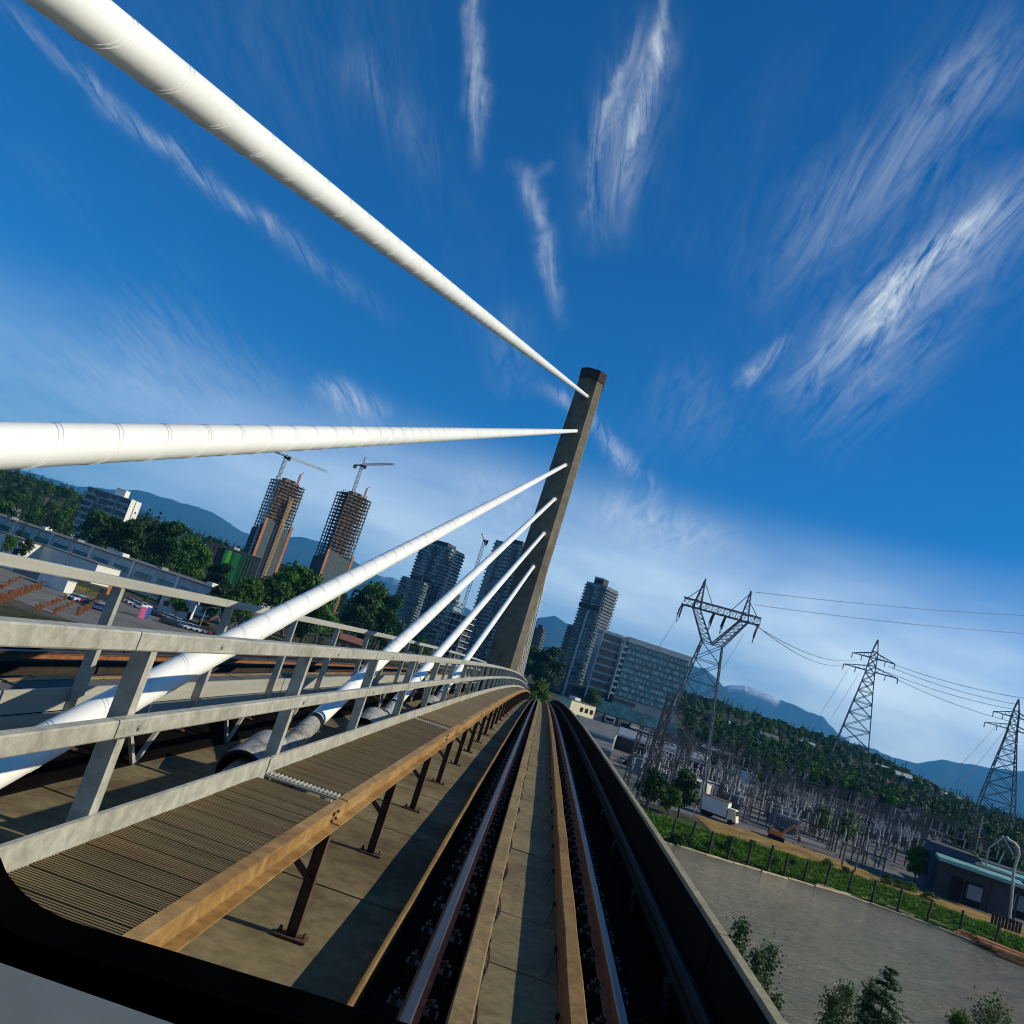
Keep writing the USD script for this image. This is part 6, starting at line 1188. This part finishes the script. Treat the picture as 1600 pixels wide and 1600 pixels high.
for q in range(k_): b = c_[q]; mb.add([(b[0] * .3 - .04, b[1] * .3, 0), (b[0] * .3 + .04, b[1] * .3, 0), (b[0] * 1.5, b[1] * 1.5, .35 + .3 * rg.random())], [[0, 1, 2]])
M['blade'] = leafmat('grass_blades', (0.08, 0.19, 0.012), (0.20, 0.38, 0.03), .35)
instancer('grass', 'long green grass on the river bank', [('tuft', [('blades', mb, M['blade'])])], np.stack([gx_, gy_, terrain(gx_, gy_)], -1), rg.uniform(0, 6.28, n), rg.uniform(.6, 1.4, n), np.zeros(n, int))
forest('forest', 'dark wooded slope rising behind the office block and the pylons', hill_points(1500, .13, .62, 455, 640, 1, lambda x, y, s, d, u: (u > .15) & (s > .17)), 1, .35, 1.05)
forest('forest', 'far suburb trees spread over the right hillside', hill_points(3600, .1, 1.05, 640, 1500, 2, lambda x, y, s, d, u: u > .2), 2, .25)
forest('forest', 'wooded hillside on the left behind the industrial building', hill_points(3300, -1.2, -.12, 400, 1300, 3, lambda x, y, s, d, u: u > .12), 3, .45)
forest('forest', 'dark tree belt along the right shore behind the mill', hill_points(150, .48, 1.0, 225, 330, 5, lambda x, y, s, d, u: (u > .1) & (y > 185)), 6, .2)
forest('forest', 'tree belt between the street and the construction site on the left shore', hill_points(140, -.95, -.25, 290, 400, 6, lambda x, y, s, d, u: (y > 262 - .1 * x) & (u > .2)), 7, .3, .8)
# ------------------------------------------------------------------ the front of the train the picture is taken from
FY = 0.55
edge = [(-260, -260), (-230, 300), (-190, 900), (-110, 1220), (-60, 1295), (-2, 1335), (10, 1362), (30, 1388), (58, 1412), (95, 1432), (150, 1451), (220, 1471), (300, 1495), (400, 1526), (500, 1556), (560, 1576), (640, 1600), (760, 1640), (1000, 1716)]
from scipy.interpolate import PchipInterpolator
ei = np.array(edge, float); tt = np.arange(len(ei)); tf_ = np.linspace(0, len(ei) - 1, 90)
o = [AY(*q, FY) for q in np.stack([PchipInterpolator(tt, ei[:, 0])(tf_), PchipInterpolator(tt, ei[:, 1])(tf_)], 1)]
tf = thing('train_front', 'black window surround and grey sill of the train at the lower left corner', 'train')
inner = [(p[0], p[2]) for p in o]
lx, rx = inner[0][0], 1.25
loop = inner + [(rx - .12, inner[-1][1] - .005), (rx - .03, inner[-1][1] + .05), (rx, inner[-1][1] + .14), (rx, .75), (rx - .1, .95), (.3, .97)]
cx, cz = .3, .25
def ringv(y, k, dz=0): return [(cx + (x - cx) * k, y, cz + (z - cz) * k) for x, z in loop]
outer = []
for x, z in loop:
    dx, dz = x - cx, z - cz; k = min(1.65 / abs(dx) if dx else 9, 1.75 / abs(dz) if dz else 9); outer.append((cx + dx * k, cz + dz * k))
def framemesh(y0, y1):
    n = len(loop); v = [(x, y0, z) for x, z in loop] + [(x, y0, z) for x, z in outer] + [(x, y1, z) for x, z in loop] + [(x, y1, z) for x, z in outer]; f = []
    for i in range(n):
        j = (i + 1) % n; f += [[i, j, n + j, n + i], [2 * n + i, 3 * n + i, 3 * n + j, 2 * n + j], [i, 2 * n + i, 2 * n + j, j], [n + i, n + j, 3 * n + j, 3 * n + i]]
    return v, f
MB().add(*framemesh(FY - .04, FY)).build('window_surround', M['gasket'], tf)
a, b, c = AY(-60, 1483, .33), AY(290, 1606, .33), AY(700, 1745, .33)
mb = MB(); d = np.array([b[0] - a[0], 0, b[2] - a[2]]); d /= np.linalg.norm(d)
p, q = a - d * .25, a + d * 1.2
mb.hexa([p + [0, -.22, -.09], q + [0, -.22, -.09], q + [0, 0, -.06], p + [0, 0, -.06], p + [0, -.22, -.035], q + [0, -.22, -.035], q + [0, 0, 0], p + [0, 0, 0]]); mb.build('sill', M['sill'], tf)
mb = MB(); mb.box(-1.34, 1.94, -4.0, .50, -1.55, -1.45); mb.build('cabin_floor', M['dgrey'], tf); mb = MB(); mb.box(-1.34, 1.94, -4.0, .50, 1.92, 2.0); mb.build('cabin_roof', M['grey'], tf)
# ------------------------------------------------------------------ the blue air between here and the mountains
if HAZE > 0:
    hz = usdkit.material(stage, '/World/Looks/haze_air', {'v': ('principled_volume', {'color': HAZE_COL, 'density': HAZE, 'anisotropy': 0.0})}, [], volume='v.volume')
    b = MB().box(-24500, 24500, -21000, 24500, -80, 1750); tag(stage.GetPrimAtPath(b.build('haze', hz)), 'thin blue air that fades the far mountains', None, None, 'stuff')
